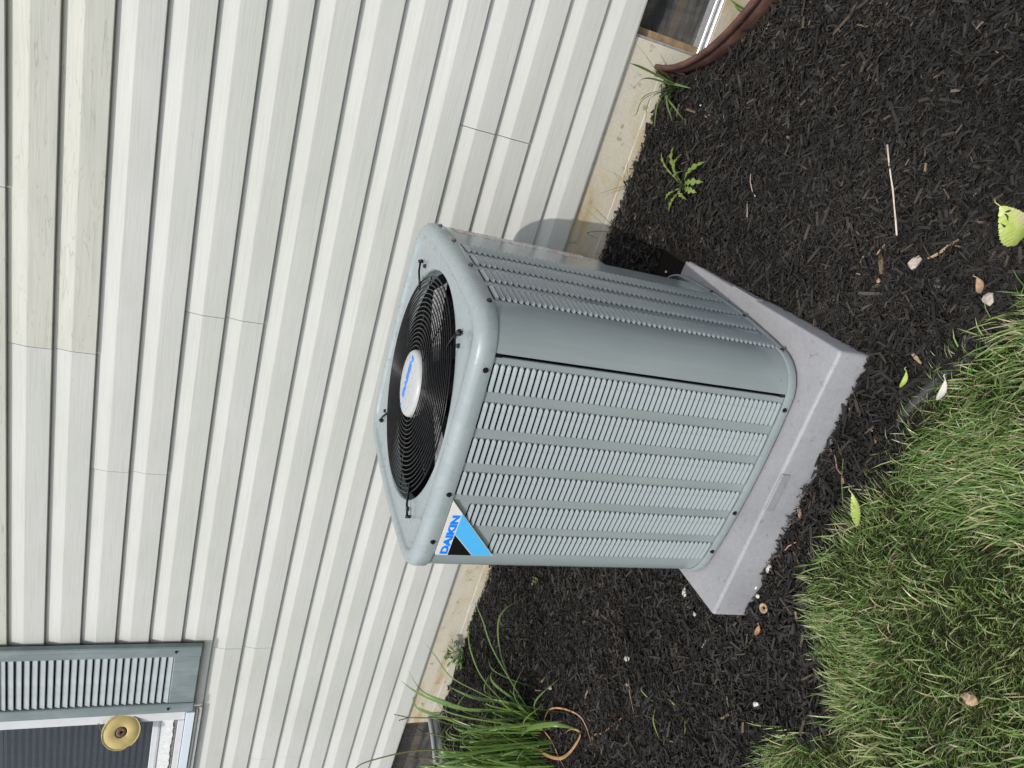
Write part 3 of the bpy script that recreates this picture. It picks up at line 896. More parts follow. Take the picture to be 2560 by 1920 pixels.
# arc-length parameter and interpolation
S = [0.0]
for i in range(NO): S.append(S[-1] + (OUT[(i + 1) % NO] - OUT[i]).length)
TOT = S[-1]
def at_s(s):
    s = s % TOT
    i = max(0, min(NO - 1, int(np.searchsorted(S, s, side='right') - 1)))
    f = (s - S[i]) / (S[i + 1] - S[i])
    p = OUT[i].lerp(OUT[(i + 1) % NO], f); n = NRM[i].lerp(NRM[(i + 1) % NO], f).normalized()
    return p, n
def s_of(px, py):
    best = min(range(NO), key=lambda i: (OUT[i].x - px) ** 2 + (OUT[i].y - py) ** 2)
    lo, hi = S[best] - .03, S[best] + .03
    c = min((lo + (hi - lo) * k / 200 for k in range(201)), key=lambda s: (at_s(s)[0] - Vector((px, py))).length)
    return c
def strip(mb, s0, s1, z0, z1, off=0.0, ret=0.012, n=40, mi=0):
    ss = [s0 + (s1 - s0) * k / n for k in range(n + 1)]
    row = []
    pr = []
    for k, s in enumerate(ss):
        p, nn = at_s(s)
        pr.append((p, nn))
    cols = []
    p, nn = pr[0]; cols.append([(p.x + nn.x * (off - ret), p.y + nn.y * (off - ret), z) for z in (z0, z1)])
    tx = Vector((-nn.y, nn.x))
    cols.append([(p.x + nn.x * (off - .0015), p.y + nn.y * (off - .0015), z) for z in (z0, z1)])
    for j, (p, nn) in enumerate(pr):
        if j == 0:
            p = p + Vector((-nn.y, nn.x)) * .0015
        if j == len(pr) - 1:
            p = p - Vector((-nn.y, nn.x)) * .0015
        cols.append([(p.x + nn.x * off, p.y + nn.y * off, z) for z in (z0, z1)])
    p, nn = pr[-1]
    cols.append([(p.x + nn.x * (off - .0015), p.y + nn.y * (off - .0015), z) for z in (z0, z1)])
    cols.append([(p.x + nn.x * (off - ret), p.y + nn.y * (off - ret), z) for z in (z0, z1)])
    vs = [q for c in cols for q in c]
    fs = [(2 * k, 2 * k + 2, 2 * k + 3, 2 * k + 1) for k in range(len(cols) - 1)]
    mb.add(vs, fs, mi)
# dark core (coil) added behind the panels to block light
mb = MB(); r0 = oring(-.016, BASE + .001); r1 = oring(-.016, SEAM + .001)
mb.ring_loft([r0, r1]); mb.build('coil_block', M['inside'], ac)
s_frontseam = s_of(0.2765, -0.352)
s_left = s_of(-0.352, -0.235)
s_rearseam = s_of(0.366, 0.192)
s_back = s_of(0.20, 0.366)
ZB, ZT = BASE + .0015, SEAM - .0005
mb = MB(); strip(mb, s_left - TOT if s_left > s_frontseam else s_left, s_frontseam - .0052, ZB, ZT, 0.0, n=70)
front_panel = autosmooth(mb.build('front_panel', M['paint'], ac), 40)
mb = MB(); strip(mb, s_frontseam + .0020, s_rearseam - .0008, ZB, ZT, 0.0025, n=70)
side_panel = autosmooth(mb.build('side_panel', M['paint'], ac), 40)
mb = MB(); strip(mb, s_rearseam + .0008, s_back, BASE + .31, ZT, 0.0015, n=30)
autosmooth(mb.build('access_panel', M['speckled'], ac), 40)
mb = MB(); strip(mb, s_back + .001, s_left - .001, ZB, ZT, 0.0, n=70)
autosmooth(mb.build('rear_panel', M['paint'], ac), 40)
mb = MB(); strip(mb, s_rearseam + .02, s_rearseam + .125, SEAM - .44, SEAM - .03, 0.0022, .0005, n=12)
st = mb.build('warning_sticker', M['sticker'], ac)

# clip at the ends of the seam between front and side panel
for zz in (SEAM - .011, BASE + .012):
    p, nn = at_s(s_frontseam - .001)
    mb = MB(); t = Vector((-nn.y, nn.x))
    c = [p + t * a + nn * b2 for a, b2 in ((-.0055, -.004), (.0045, -.004), (.0045, .0012), (-.0055, .0012))]
    mb.add([(q_.x, q_.y, zz - .0065) for q_ in c] + [(q_.x, q_.y, zz + .0065) for q_ in c], [(0, 3, 2, 1), (4, 5, 6, 7), (0, 1, 5, 4), (1, 2, 6, 5), (2, 3, 7, 6), (3, 0, 4, 7)])
    mb.build('seam_clip', M['badge_black'], ac)
# louvres
LL = 0.0672
def louver_mesh(L):
    mb = MB()
    hgt = 0.0146
    xs = [-.5 * L, -.5 * L + .0018, -.5 * L + .0055, .5 * L - .0055, .5 * L - .0018, .5 * L]
    sc = [0.0, .60, 1, 1, .60, 0.0]
    # the slat starts level with the sheet under a narrow slot and slopes out to a rolled lip
    prof = [(0.0042, 0.0002), (0.0078, 0.0027), (0.0112, 0.0053), (0.0126, .0055), (0.0133, .0032), (0.0136, 0.0002)]
    vs = []
    for x, s_ in zip(xs, sc):
        for (t, d) in prof:
            tt = .0089 + (t - .0089) * (.35 + .65 * s_)
            vs.append((x, -d * s_ - .0003, hgt / 2 - tt))
    k = len(prof); fs = []
    for i in range(len(xs) - 1):
        for j in range(k - 1):
            a = i * k + j
            fs.append((a, a + 1, a + k + 1, a + k))
    mb.add(vs, fs, 0)
    vs = []
    for x, s_ in zip(xs, sc):
        vs += [(x, -.00045, hgt / 2 - .0004 - (1 - s_) * .0035), (x, -.00045, hgt / 2 - .0048 - (1 - s_) * .0010)]
    mb.add(vs, [(2 * i, 2 * i + 1, 2 * i + 3, 2 * i + 2) for i in range(len(xs) - 1)], 1)  # dark strip on the closed sheet stands for the shaded slot
    me = mb.mesh('louver', [M['paint'], M['inside']], False)
    return me, mb
lme, lmb = louver_mesh(LL)
lme.polygons.foreach_set('use_smooth', [True] * len(lme.polygons)); lme.set_sharp_from_angle(angle=math.radians(50))
LZ0 = SEAM - 0.0095; LP = 0.01461; NL = 54
def face_of(x, y):   # matrix for a louver centred at s
    s = s_of(x, y)
    p, nn = at_s(s)
    ang = math.atan2(nn.x, -nn.y)      # rotate local -Y onto nn
    return p, nn, ang
def badge_hides(xc_local, zc):
    # badge triangle in local coordinates: x -0.2605..-0.093, z from seam
    if xc_local > -.115: return False
    d = SEAM - zc
    return False
front_cols = []
for k in range(6):
    xc = (-0.0871 - 0.09 * k - .0337) + 0.345
    front_cols.append(xc)
right_cols = [(0.0898 + 0.0895 * k + .0331) - 0.345 for k in range(4)]
count = 0
rest = MB()
def put(panel, p, nn, ang, z, clip=None, L=LL):
    global count
    if count < 300 and clip is None:
        o = link('louver', lme, panel)
        o.location = (p.x, p.y, z); o.rotation_euler = (0, 0, ang)
        count += 1
    else:
        c, s = math.cos(ang), math.sin(ang)
        o = len(rest.v)
        for v in lmb.v:
            rest.v.append((p.x + v[0] * c - v[1] * s, p.y + v[0] * s + v[1] * c, z + v[2]))
        for f, mi in zip(lmb.f, lmb.m):
            rest.f.append(tuple(i + o for i in f)); rest.m.append(mi)
for k, xc in enumerate(front_cols):
    yc = -(H + B * (1 - (xc / .36) ** 2))
    p, nn, ang = face_of(xc, yc)
    for i in range(NL):
        z = LZ0 - i * LP
        d = SEAM - z
        # the badge covers the first louvres of the two columns on its side
        if k == 5 and d < 0.128: continue
        if k == 4 and d < 0.050: continue
        put(front_panel, p, nn, ang, z)
for k, yc in enumerate(right_cols):
    xc = (H + B * (1 - (yc / .36) ** 2))
    p, nn, ang = face_of(xc, yc)
    p = p + nn * .0025
    for i in range(NL):
        put(side_panel, p, nn, ang, LZ0 - i * LP)
# left face (seen only from the side) carries the same louvres
for k in range(6):
    yc = -.225 + .09 * k
    xc = -(H + B * (1 - (yc / .36) ** 2))
    p, nn, ang = face_of(xc, yc)
    for i in range(NL): put(front_panel, p, nn, ang, LZ0 - i * LP, clip=True)
tag(autosmooth(rest.build('louver', [M['paint'], M['inside']], ac), 50), kind='stuff')

# base pan
mb = MB()
mb.ring_loft([oring(.0005, BASE + .0005), oring(.0058, BASE + .0005), oring(.0066, BASE - .001), oring(.0066, BASE - .021), oring(.005, BASE - .0235), oring(-.004, BASE - .0235)])
autosmooth(mb.build('base_pan', M['paint'], ac), 40)
for sx in (-1, 1):
    for sy in (-1, 1):
        mb = MB(); mb.bbox(sx * .24 - .03, sx * .24 + .03, sy * .24 - .03, sy * .24 + .03, 0.0, BASE - .0225, .002); mb.build('foot', M['inside'], ac)
# lid
mb = MB()
prof = [(-.006, -.001), (.0046, -.001), (.0056, .001), (.0056, .020), (.0045, .027), (.0015, .034), (-.0035, .0395), (-.010, .0430), (-.019, .0445), (-.028, .0438), (-.0325, .0415), (-.036, .0365), (-.040, .0345)]
rings = [oring(o_, SEAM + z_) for o_, z_ in prof]
last = rings[-1]
ang = [math.atan2(p[1], p[0]) for p in last]
RO = 0.304
def circ(r, z): return [(r * math.cos(a), r * math.sin(a), z) for a in ang]
# plate between recess edge and orifice; keep the circle inside the plate
rings += [[(last[i][0] * .5 + RO * .5 * math.cos(ang[i]), last[i][1] * .5 + RO * .5 * math.sin(ang[i]), SEAM + .0340) for i in range(NO)]]
rings += [circ(RO + .003, SEAM + .0370), circ(RO + .0005, SEAM + .0362), circ(RO - .002, SEAM + .0320), circ(RO - .003, SEAM - .0)]
mb.ring_loft(rings)
autosmooth(mb.build('lid', M['lid'], ac), 28)
mb = MB(); mb.ring_loft([circ(RO - .003, SEAM + .001), circ(RO - .004, SEAM - .12), circ(RO - .03, SEAM - .16), circ(.0, SEAM - .22)]); mb.build('fan_shroud', M['inside'], ac, True)
# fan
fan = MB(); lathe(fan, [(.0, -.02), (.07, -.02), (.078, -.03), (.078, -.11), (0, -.11)], 32)
fo = fan.build('fan', M['inside'], ac, True); fo.location = (0, 0, SEAM)
for a0, aw, zb in ((53, 8, -.012), (258, 14, .012)):
    bl = MB(); nr, na = 8, 8; vs = []
    for i in range(nr + 1):
        r = .078 + (.292 - .078) * i / nr
        for j in range(na + 1):
            w = aw
            a = math.radians(a0 - w + 2 * w * j / na - 10 * (i / nr) ** 2)
            vs.append((r * math.cos(a), r * math.sin(a), zb - .014 * (1 - j / na) - .006 * math.sin(math.pi * j / na)))
    bl.add(vs, [(i * (na + 1) + j, (i + 1) * (na + 1) + j, (i + 1) * (na + 1) + j + 1, i * (na + 1) + j + 1) for i in range(nr) for j in range(na)])
    bl.build('fan_blade', M['alu'], fo, True)
# grille
gr = MB()
for k in range(8):
    a = math.radians(22.5 + 45 * k)
    def P(r, z): return (r * math.cos(a), r * math.sin(a), z)
    gr.tube([P(.09, .0475), P(.20, .0445), P(.286, .0385)], .0016, 5)
grille = gr.build('grille', M['black_metal'], ac, True); grille.location = (0, 0, SEAM)
for i in range(17):
    r = .1005 + .01155 * i
    z = .0405 + .012 * (1 - (r / .29) ** 2) + (0 if i < 16 else -.001)
    mb = MB(); n = 72
    mb.tube([(r * math.cos(2 * math.pi * k / n), r * math.sin(2 * math.pi * k / n), z) for k in range(n)], .00165 if i < 16 else .0022, 6, closed=True)
    mb.build('grille_ring', M['black_metal'], grille, True)
for k, a in enumerate((41.5, 138, 223, 318.5)):
    a = math.radians(a); u = Vector((math.cos(a), math.sin(a), 0)); w = Vector((-u.y, u.x, 0))
    mb = MB()
    mb.tube([u * .262 + Vector((0, 0, .042)), u * .315 + Vector((0, 0, .0475)), u * .347 + Vector((0, 0, .045))], .0030, 6)
    e = u * .347 + Vector((0, 0, .043))
    mb.tube([e - w * .006, e + w * .008], .0042, 6)
    mb.tube([u * .347 + w * .002 + Vector((0, 0, .037)), u * .347 + w * .002 + Vector((0, 0, .0500))], .0042, 6)
    mb.build('grille_arm', M['black_metal'], grille, True)
    mb = MB(); c0 = u * .325 - w * .022 + Vector((0, 0, .0365))
    mb.tube([c0, c0 + Vector((0, 0, .006))], [.0062, .0048], 8); mb.build('screw', M['screw'], grille)
# cap
cp = MB(); lathe(cp, [(.0, .0180), (.05, .0175), (.078, .0158), (.0850, .0135), (.0885, .009), (.0900, .0), (.0905, -.012), (.085, -.016), (0, -.016)], 64)
cap = cp.build('fan_cap', M['cap'], ac, True); cap.location = (0, 0, SEAM + .0445)

def text_mesh(txt, size, mat, name, bold=0.0, extr=0.0002, sx=1.0):
    cu = bpy.data.curves.new(name, 'FONT'); cu.body = txt; cu.size = size; cu.extrude = extr; cu.offset = bold
    cu.resolution_u = 3
    tmp = bpy.data.objects.new('tmp', cu); COL.objects.link(tmp)
    dg = bpy.context.evaluated_depsgraph_get()
    me = bpy.data.meshes.new_from_object(tmp.evaluated_get(dg))
    bpy.data.objects.remove(tmp); bpy.data.curves.remove(cu)
    me.materials.clear(); me.materials.append(mat)
    co = np.zeros(len(me.vertices) * 3); me.vertices.foreach_get('co', co); co = co.reshape(-1, 3)
    co[:, 0] -= co[:, 0].min(); co[:, 1] -= co[:, 1].min()
    w0, h0 = co[:, 0].max(), co[:, 1].max()
    return me, co, w0, h0
def put_text(txt, mat, name, w, h, fn, parent, bold=0.0, extr=0.0006):
    me, co, w0, h0 = text_mesh(txt, h, mat, name, bold, extr)
    zz = co[:, 2] - co[:, 2].min()
    out = np.array([fn(x / w0 * w, y / h0 * h, z) for x, y, z in zip(co[:, 0], co[:, 1], zz)])
    me.vertices.foreach_set('co', out.ravel()); me.update()
    return link(name, me, parent)
capz = .0182
put_text('DAIKIN', M['blue'], 'lettering', .118, .020, lambda x, y, z: (-.047 + x, .003 + y - .002, capz - .0021 * ((-.047 + x) / .078) ** 2 + z), cap, bold=.0012)
mb = MB()
for k, (pts, mi) in enumerate([([(-.079, .001), (-.053, .001), (-.079, .024)], 0), ([(-.0785, .0125), (-.0695, .0125), (-.0785, .0225)], 1)]):
    z0 = capz - .0022 + k * .0004
    mb.add([(x, y, z0 - .0006) for x, y in pts] + [(x, y, z0 + .0003) for x, y in pts], [(3, 4, 5), (0, 2, 1), (0, 1, 4, 3), (1, 2, 5, 4), (2, 0, 3, 5)], mi)
mb.build('emblem', [M['sky_blue'], M['badge_black']], cap)

# triangular badge on the front, local x from fit
def bx(x): return x + .345
BT = SEAM - .0035
A_ = (bx(-.4384), BT); B_ = (bx(-.6060), BT); C_ = (bx(-.6060), BT - .149)
def yface(x): return -(H + B * (1 - (x / .36) ** 2))
ya, yb = yface(A_[0]), yface(B_[0])
def by(x, off):
    f = (x - A_[0]) / (B_[0] - A_[0]); return ya + (yb - ya) * f - off
def badge_prism(mb, pts, o0, o1, mi=0):
    n = len(pts)
    vs = [(x, by(x, o0), z) for x, z in pts] + [(x, by(x, o1), z) for x, z in pts]
    fs = [tuple(range(n)), tuple(range(2 * n - 1, n - 1, -1))] + [(i, i + n, (i + 1) % n + n, (i + 1) % n) for i in range(n)]
    mb.add(vs, fs, mi)
mb = MB(); badge_prism(mb, [A_, B_, C_], .0, .0098)
badge = mb.build('badge', M['badge_white'], ac)
hyp = (C_[1] - A_[1]) / (C_[0] - A_[0])
zs = BT - .0305
xh = A_[0] + (zs - A_[1]) / hyp
xm = bx(-.5387)
zc = zs - (xm - B_[0]) * (.0618 / .0663)
e = .0012
mb = MB(); badge_prism(mb, [(xh - e, zs), (xm + e, zs), (B_[0] + e * .5, zc - .0015), (C_[0] + e * .5, C_[1] + 2.4 * e)], .0098, .0102); mb.build('light_blue_field', M['sky_blue'], badge)
mb = MB(); badge_prism(mb, [(xm - e, zs), (B_[0] + e * .5, zs), (B_[0] + e * .5, zc + .001)], .0098, .0102); mb.build('black_field', M['badge_black'], badge)
put_text('DAIKIN', M['blue'], 'lettering', .1235, .0195, lambda x, y, z: (B_[0] + .0035 + x, by(B_[0] + .0035 + x, .0098 + z * .4), zs + .0025 + y), badge, bold=.0012)

# screws round the lid and the base
def hexscrew(px, py, z, lift=.006):
    s = s_of(px, py); p, nn = at_s(s)
    mb = MB(); b0 = Vector((p.x, p.y, z)) + Vector((nn.x, nn.y, 0)) * (lift - .001); d = Vector((nn.x, nn.y, 0))
    mb.tube([b0, b0 + d * .0016], [.0068, .0064], 10); mb.tube([b0 + d * .0016, b0 + d * .0058], [.0046, .0042], 6)
    mb.tube([b0 + d * .0056, b0 + d * .0060], [.0018, .0018], 6)
    mb.build('screw', M['screw'], ac)
for x in (-.104, -.4213, -.5665): hexscrew(x + .345, yface(x + .345), SEAM + .0125)
for y in (.0758, .2548, .4317): hexscrew(-yface(y - .345), y - .345, SEAM + .0125)
hexscrew(-yface(.52 - .345), .585 - .345, SEAM + .0125)
for x in (-.1045, -.4252, -.5675): hexscrew(x + .345, yface(x + .345), BASE - .0085, .0070)
for y in (.0809, .2673, .4441): hexscrew(-yface(y - .345), y - .345, BASE - .0085, .0070)
# drops of rain on the lid
dr = MB()
for k in range(260):
    s = random.random() * TOT; p, nn = at_s(s)
    if k < 150:
        off = random.uniform(-.05, -.012); z = SEAM + (.0445 if off > -.032 else .0372)
    else:
        a = random.uniform(0, 2 * math.pi); r = random.uniform(.01, .082)
        p = Vector((r * math.cos(a), r * math.sin(a))); nn = Vector((0, 0)); off = 0; z = SEAM + .0445 + .0176 - .0018 * (r / .08) ** 3
    r = random.uniform(.0008, .0022); c = (p.x + nn.x * off, p.y + nn.y * off)
    n = 7; vs = [(c[0] + r * math.cos(2 * math.pi * j / n), c[1] + r * math.sin(2 * math.pi * j / n), z - .0004) for j in range(n)]
    vs += [(c[0] + .6 * r * math.cos(2 * math.pi * j / n), c[1] + .6 * r * math.sin(2 * math.pi * j / n), z + .35 * r) for j in range(n)] + [(c[0], c[1], z + .5 * r)]
    dr.add(vs, [(j, (j + 1) % n, n + (j + 1) % n, n + j) for j in range(n)] + [(n + j, n + (j + 1) % n, 2 * n) for j in range(n)])
tag(dr.build('water_drop', M['water'], ac, True), kind='stuff')

# ------------------------------------------------------------------ mulch chips
def chips(n, x0, x1, y0, y1, smin=1.0):
    x = RNG.uniform(x0, x1, n); y = RNG.uniform(y0, y1, n)
    u, w = pad_local(x, y)
    edge = 0.012 * (vnoise(x * 22, y * 22, 9) - .3) + 0.010 * (vnoise(x * 60, y * 60, 19) - .4)
    near = (np.abs(u) < PADW / 2 + .006 - edge * 0.0) & (np.abs(w) < PADD / 2 + .006)
    keep = ~near & (y < lawn_edge(x) + 0.02 * RNG.standard_normal(n)) & False
    keep = (~near) & (y > lawn_edge(x) - 0.015 - 0.03 * RNG.random(n)) & (y < 0.975)
    for (cx, cy), R_ in WELLS:
        keep &= np.hypot(x - cx, y - cy) > R_ + .02
    x, y = x[keep], y[keep]; n = len(x)
    L = np.clip(RNG.lognormal(math.log(.0102), .58, n), .003, .046) * smin
    W = np.clip(L * RNG.uniform(.09, .42, n), .0011, .0090)
    T = W * RNG.uniform(.22, .7, n)
    # patches with coarser bark
    big = vnoise(x * 3.1, y * 3.1, 21)
    L *= 0.8 + .5 * big
    stack = RNG.random(n) ** 1.2 * 0.018 * (0.6 + 1.0 * vnoise(x * 16, y * 16, 33))
    z = ground_z(x, y) + stack + T
    yaw = RNG.uniform(0, 2 * np.pi, n); pit = RNG.normal(0, .26, n); rol = RNG.normal(0, .7, n)
    t1 = RNG.uniform(.25, 1, n); t2 = RNG.uniform(.25, 1, n); skew = RNG.uniform(-.35, .35, n)
    cy, sy_ = np.cos(yaw), np.sin(yaw); cp_, sp_ = np.cos(pit), np.sin(pit); cr, sr = np.cos(rol), np.sin(rol)
    ax = np.stack([cy * cp_, sy_ * cp_, sp_], 1)
    bx0 = np.stack([-sy_, cy, np.zeros(n)], 1)
    cx0 = np.cross(ax, bx0)
    bv = bx0 * cr[:, None] + cx0 * sr[:, None]; cv = np.cross(ax, bv)
    ctr = np.stack([x, y, z], 1)
    V = np.zeros((n, 6, 3)); k = 0
    rid = RNG.uniform(-.25, .25, n); r2 = rid + RNG.uniform(-.2, .2, n)
    for e_, tt, rr_ in ((-.5, t1, rid), (.5, t2, r2)):
        for sb in (-.5, .5):
            V[:, k] = ctr + ax * (L * (e_ + skew * sb * .5))[:, None] + bv * (W * sb * tt)[:, None] - cv * (T * .5)[:, None]
            k += 1
        V[:, k] = ctr + ax * (L * (e_ * .93))[:, None] + bv * (W * rr_ * tt)[:, None] + cv * (T * .6)[:, None]
        k += 1
    Q = np.array([(0, 2, 5, 3), (2, 1, 4, 5)]); T3 = np.array([(0, 1, 2), (3, 5, 4)])
    b0_ = (np.arange(n) * 6)[:, None, None]
    return V.reshape(-1, 3), (b0_ + Q[None]).reshape(-1, 4), (b0_ + T3[None]).reshape(-1, 3)
sets = [chips(5200, -2.75, 1.3, -.56, .98, 2.3), chips(245000, -2.75, 1.3, -.56, .98), chips(50000, -.2, 1.3, -.45, .98), chips(26000, -3.3, 1.6, -.6, .98, 1.35)]
VV = []; QQ = []; TT = []; off = 0
for v_, q_, t_ in sets:
    VV.append(v_); QQ.append(q_ + off); TT.append(t_ + off); off += len(v_)
mulch = link('mulch', np_mesh('mulch', np.concatenate(VV), [np.concatenate(QQ), np.concatenate(TT)], M['chip']))
tag(mulch, 'black shredded bark mulch between the house and the lawn', 'mulch', kind='stuff')

# ------------------------------------------------------------------ lawn
def blades(n, x0, x1, y0, y1, l0, l1, w0, w1, seed, spill=0.0):
    x = RNG.uniform(x0, x1, n); y = RNG.uniform(y0, y1, n)
    d = lawn_edge(x) - y
    dens = np.clip((d + spill) / .07, 0, 1) * (0.45 + .75 * vnoise(x * 9, y * 9, seed))
    keep = RNG.random(n) < dens
    x, y, d = x[keep], y[keep], d[keep]; n = len(x)
    L = RNG.uniform(l0, l1, n) * (0.7 + .6 * vnoise(x * 6, y * 6, seed + 2))
    W = RNG.uniform(w0, w1, n)
    base_ang = 2 * np.pi * 1.2 * vnoise(x * 5.0, y * 5.0, seed + 5) + RNG.normal(0, .75, n)
    # blades at the border hang out over the mulch
    pull = np.clip(1 - d / .16, 0, 1)
    dx = np.cos(base_ang) * (1 - .45 * pull); dy = np.sin(base_ang) * (1 - .45 * pull) + pull * .6
    q_ = np.hypot(dx, dy) + 1e-6; dx /= q_; dy /= q_
    lean = RNG.uniform(.45, 1.15, n)          # radians from vertical at the tip
    z = ground_z(x, y) - .004
    V = np.zeros((n, 7, 3))
    p = np.stack([x, y, z], 1); a = lean * .35
    side = np.stack([-dy, dx, np.zeros(n)], 1)
    tw = RNG.normal(0, .5, n); side = side * np.cos(tw)[:, None] + np.array([0, 0, 1.0])[None] * np.sin(tw)[:, None] * .6
    k = 0
    for i, wf_ in enumerate((.8, 1.0, .75, 0)):
        if wf_ > 0:
            V[:, k] = p - side * (W * wf_ / 2)[:, None]; V[:, k + 1] = p + side * (W * wf_ / 2)[:, None]; k += 2
        else:
            V[:, k] = p; k += 1
        step = L / 3
        p = p + np.stack([dx * np.sin(a) * step, dy * np.sin(a) * step, np.cos(a) * step], 1)
        a = a + lean * .38
    idx = (np.arange(n) * 7)[:, None, None]
    Q = (idx + np.array([(0, 1, 3, 2), (2, 3, 5, 4)])[None]).reshape(-1, 4)
    T_ = (idx + np.array([(4, 5, 6)])[None]).reshape(-1, 3)
    return V.reshape(-1, 3), Q, T_
parts = [blades(125000, -1.75, .80, -1.45, -.10, .024, .060, .0011, .0025, 40, .0),
         blades(9000, -1.6, .62, -.95, -.12, .045, .085, .0026, .0044, 60, .02),
         blades(26000, -3.3, 1.7, -2.0, -.15, .035, .06, .002, .004, 80)]
off = 0; VV = []; QQ = []; TT = []
for v, q_, t_ in parts:
    VV.append(v); QQ.append(q_ + off); TT.append(t_ + off); off += len(v)
lawn = link('grass', np_mesh('grass', np.concatenate(VV), [np.concatenate(QQ), np.concatenate(TT)], M['grass']))
tag(lawn, 'uneven green lawn with straw coloured blades beyond the mulch', 'grass', kind='stuff')

# ------------------------------------------------------------------ plants
def gz(x, y): return float(ground_z(np.array([x]), np.array([y]))[0])
def catmull(pts, per=5):
    P_ = [Vector(p) for p in pts]; P_ = [P_[0] * 2 - P_[1]] + P_ + [P_[-1] * 2 - P_[-2]]
    out = []
    for i in range(1, len(P_) - 2):
        for k in range(per):
            t = k / per
            a, b2, c, d = P_[i - 1], P_[i], P_[i + 1], P_[i + 2]
            out.append(0.5 * ((2 * b2) + (c - a) * t + (2 * a - 5 * b2 + 4 * c - d) * t * t + (3 * b2 - a - 3 * c + d) * t ** 3))
    out.append(P_[-2]); return out
def strap(parent, pts, w, mat, name='leaf', label=None, fold=.35):
    loc = parent.location
    c = catmull([Vector(p) - loc for p in pts], 5); n = len(c)
    ws = [w * min(1, .55 + 2.2 * k / n) * (1 - max(0, (k / (n - 1) - .55) / .45) ** 1.5) + .0004 for k in range(n)]
    d = c[-1] - c[0]; side = Vector((-d.y, d.x, 0))
    if side.length < 1e-4: side = Vector((1, 0, 0))
    mb = MB(); mb.ribbon(c, ws, side, fold)
    o = mb.build(name, mat, parent, True)
    if label: o['label'] = label
    return o
lily = thing('strap_leaved_plant', (-1.93, .42, .03), 'clump of long arching green strap leaves by the left window well', 'plant')
LV = [[(-1.900, .46, .03), (-1.699, .532, .202), (-1.553, .595, .269), (-1.480, .658, .247), (-1.444, .72, .100)],
      [(-1.900, .46, .04), (-1.605, .553, .279), (-1.506, .637, .338), (-1.473, .72, .363)],
      [(-1.890, .46, .05), (-1.808, .48, .193), (-1.715, .532, .307), (-1.634, .595, .362), (-1.589, .658, .369), (-1.563, .72, .355)],
      [(-1.900, .46, .04), (-1.812, .532, .279), (-1.783, .595, .402), (-1.735, .658, .465), (-1.709, .72, .509)],
      [(-1.910, .46, .04), (-1.852, .50, .124), (-1.912, .595, .267), (-1.989, .72, .33)],
      [(-1.900, .46, .04), (-1.870, .49, .16), (-1.908, .532, .296), (-1.916, .595, .41), (-1.926, .658, .482), (-1.876, .72, .537)],
      [(-1.910, .46, .04), (-1.875, .49, .18), (-1.896, .532, .343), (-1.905, .595, .456), (-1.924, .658, .515), (-1.936, .72, .556)],
      [(-1.93, .44, .05), (-1.90, .40, .12), (-1.776, .337, .150), (-1.653, .258, .126), (-1.629, .229, .082), (-1.63, .212, .03)],
      [(-1.98, .44, .04), (-1.972, .47, .228), (-1.992, .52, .292), (-2.004, .57, .36), (-1.995, .62, .478), (-1.994, .67, .499), (-2.042, .72, .464)],
      [(-2.03, .44, .03), (-2.09, .46, .25), (-2.066, .47, .400), (-2.132, .595, .355), (-2.206, .72, .261)],
      [(-1.87, .47, .04), (-1.856, .56, .15), (-1.867, .66, .19), (-1.82, .72, .12)]]
for k, pts in enumerate(LV):
    strap(lily, pts, .0155 if k not in (7,) else .018, M['lily'])
for k in range(250):
    bx_ = -2.08 + random.gauss(0, .13); by_ = .36 + random.gauss(0, .055)
    a = random.gauss(math.radians(100), 1.0); r = random.uniform(.04, .20); h_ = random.uniform(.16, .47)
    if k % 4 == 0: h_ *= .5; r *= 1.6
    tx, ty = bx_ + r * math.cos(a), by_ + r * math.sin(a) * .9
    ty = min(ty, .88)
    droop = random.uniform(-.02, .10)
    pts = [(bx_, by_, gz(bx_, by_) - .005), (bx_ + (tx - bx_) * .25, by_ + (ty - by_) * .25, .02 + h_ * .5), (bx_ + (tx - bx_) * .6, by_ + (ty - by_) * .6, .02 + h_ * .92), (tx, ty, .02 + h_ - droop)]
    strap(lily, pts, random.uniform(.005, .011), M['lily'])
scapes = [([(-1.93, .45, .04), (-1.905, .47, .12), (-1.974, .553, .372), (-2.064, .637, .508)], 1),
          ([(-2.05, .40, .03), (-2.00, .42, .35), (-2.03, .46, .52), (-2.13, .50, .68), (-2.20, .52, .72)], 1),
          ([(-2.10, .40, .03), (-2.10, .45, .30), (-2.17, .52, .46)], 0), ([(-2.00, .42, .03), (-2.05, .50, .28), (-2.09, .58, .44)], 0),
          ([(-2.12, .38, .03), (-2.08, .42, .26), (-2.14, .46, .40)], 0)]
for pts, kk in scapes:
    c = [p - lily.location for p in catmull(pts, 5)]
    mb = MB(); mb.tube(c, [.0042 - .0022 * i / len(c) for i in range(len(c))], 6)
    so = mb.build('flower_stalk', M['scape'], lily, True)
    e = c[-1]; dirv = (c[-1] - c[-3]).normalized()
    for s_ in (-1, 1):
        mb = MB(); sd_ = dirv.cross(Vector((0, 1, 0))).normalized() * s_
        pts2 = [e, e + dirv * .02 + sd_ * .012, e + dirv * .048 + sd_ * .020]
        mb.tube(pts2, [.0022, .0018, .0012], 5)
        for t in (0.4, .7, 1.0):
            q0 = e + dirv * .048 * t + sd_ * .020 * t
            mb.tube([q0, q0 + sd_ * .004 + dirv * .004, q0 + sd_ * .009 + dirv * .003], [.001, .0028, .0008], 5)
        mb.build('seed_pod', M['pod'], so, True)
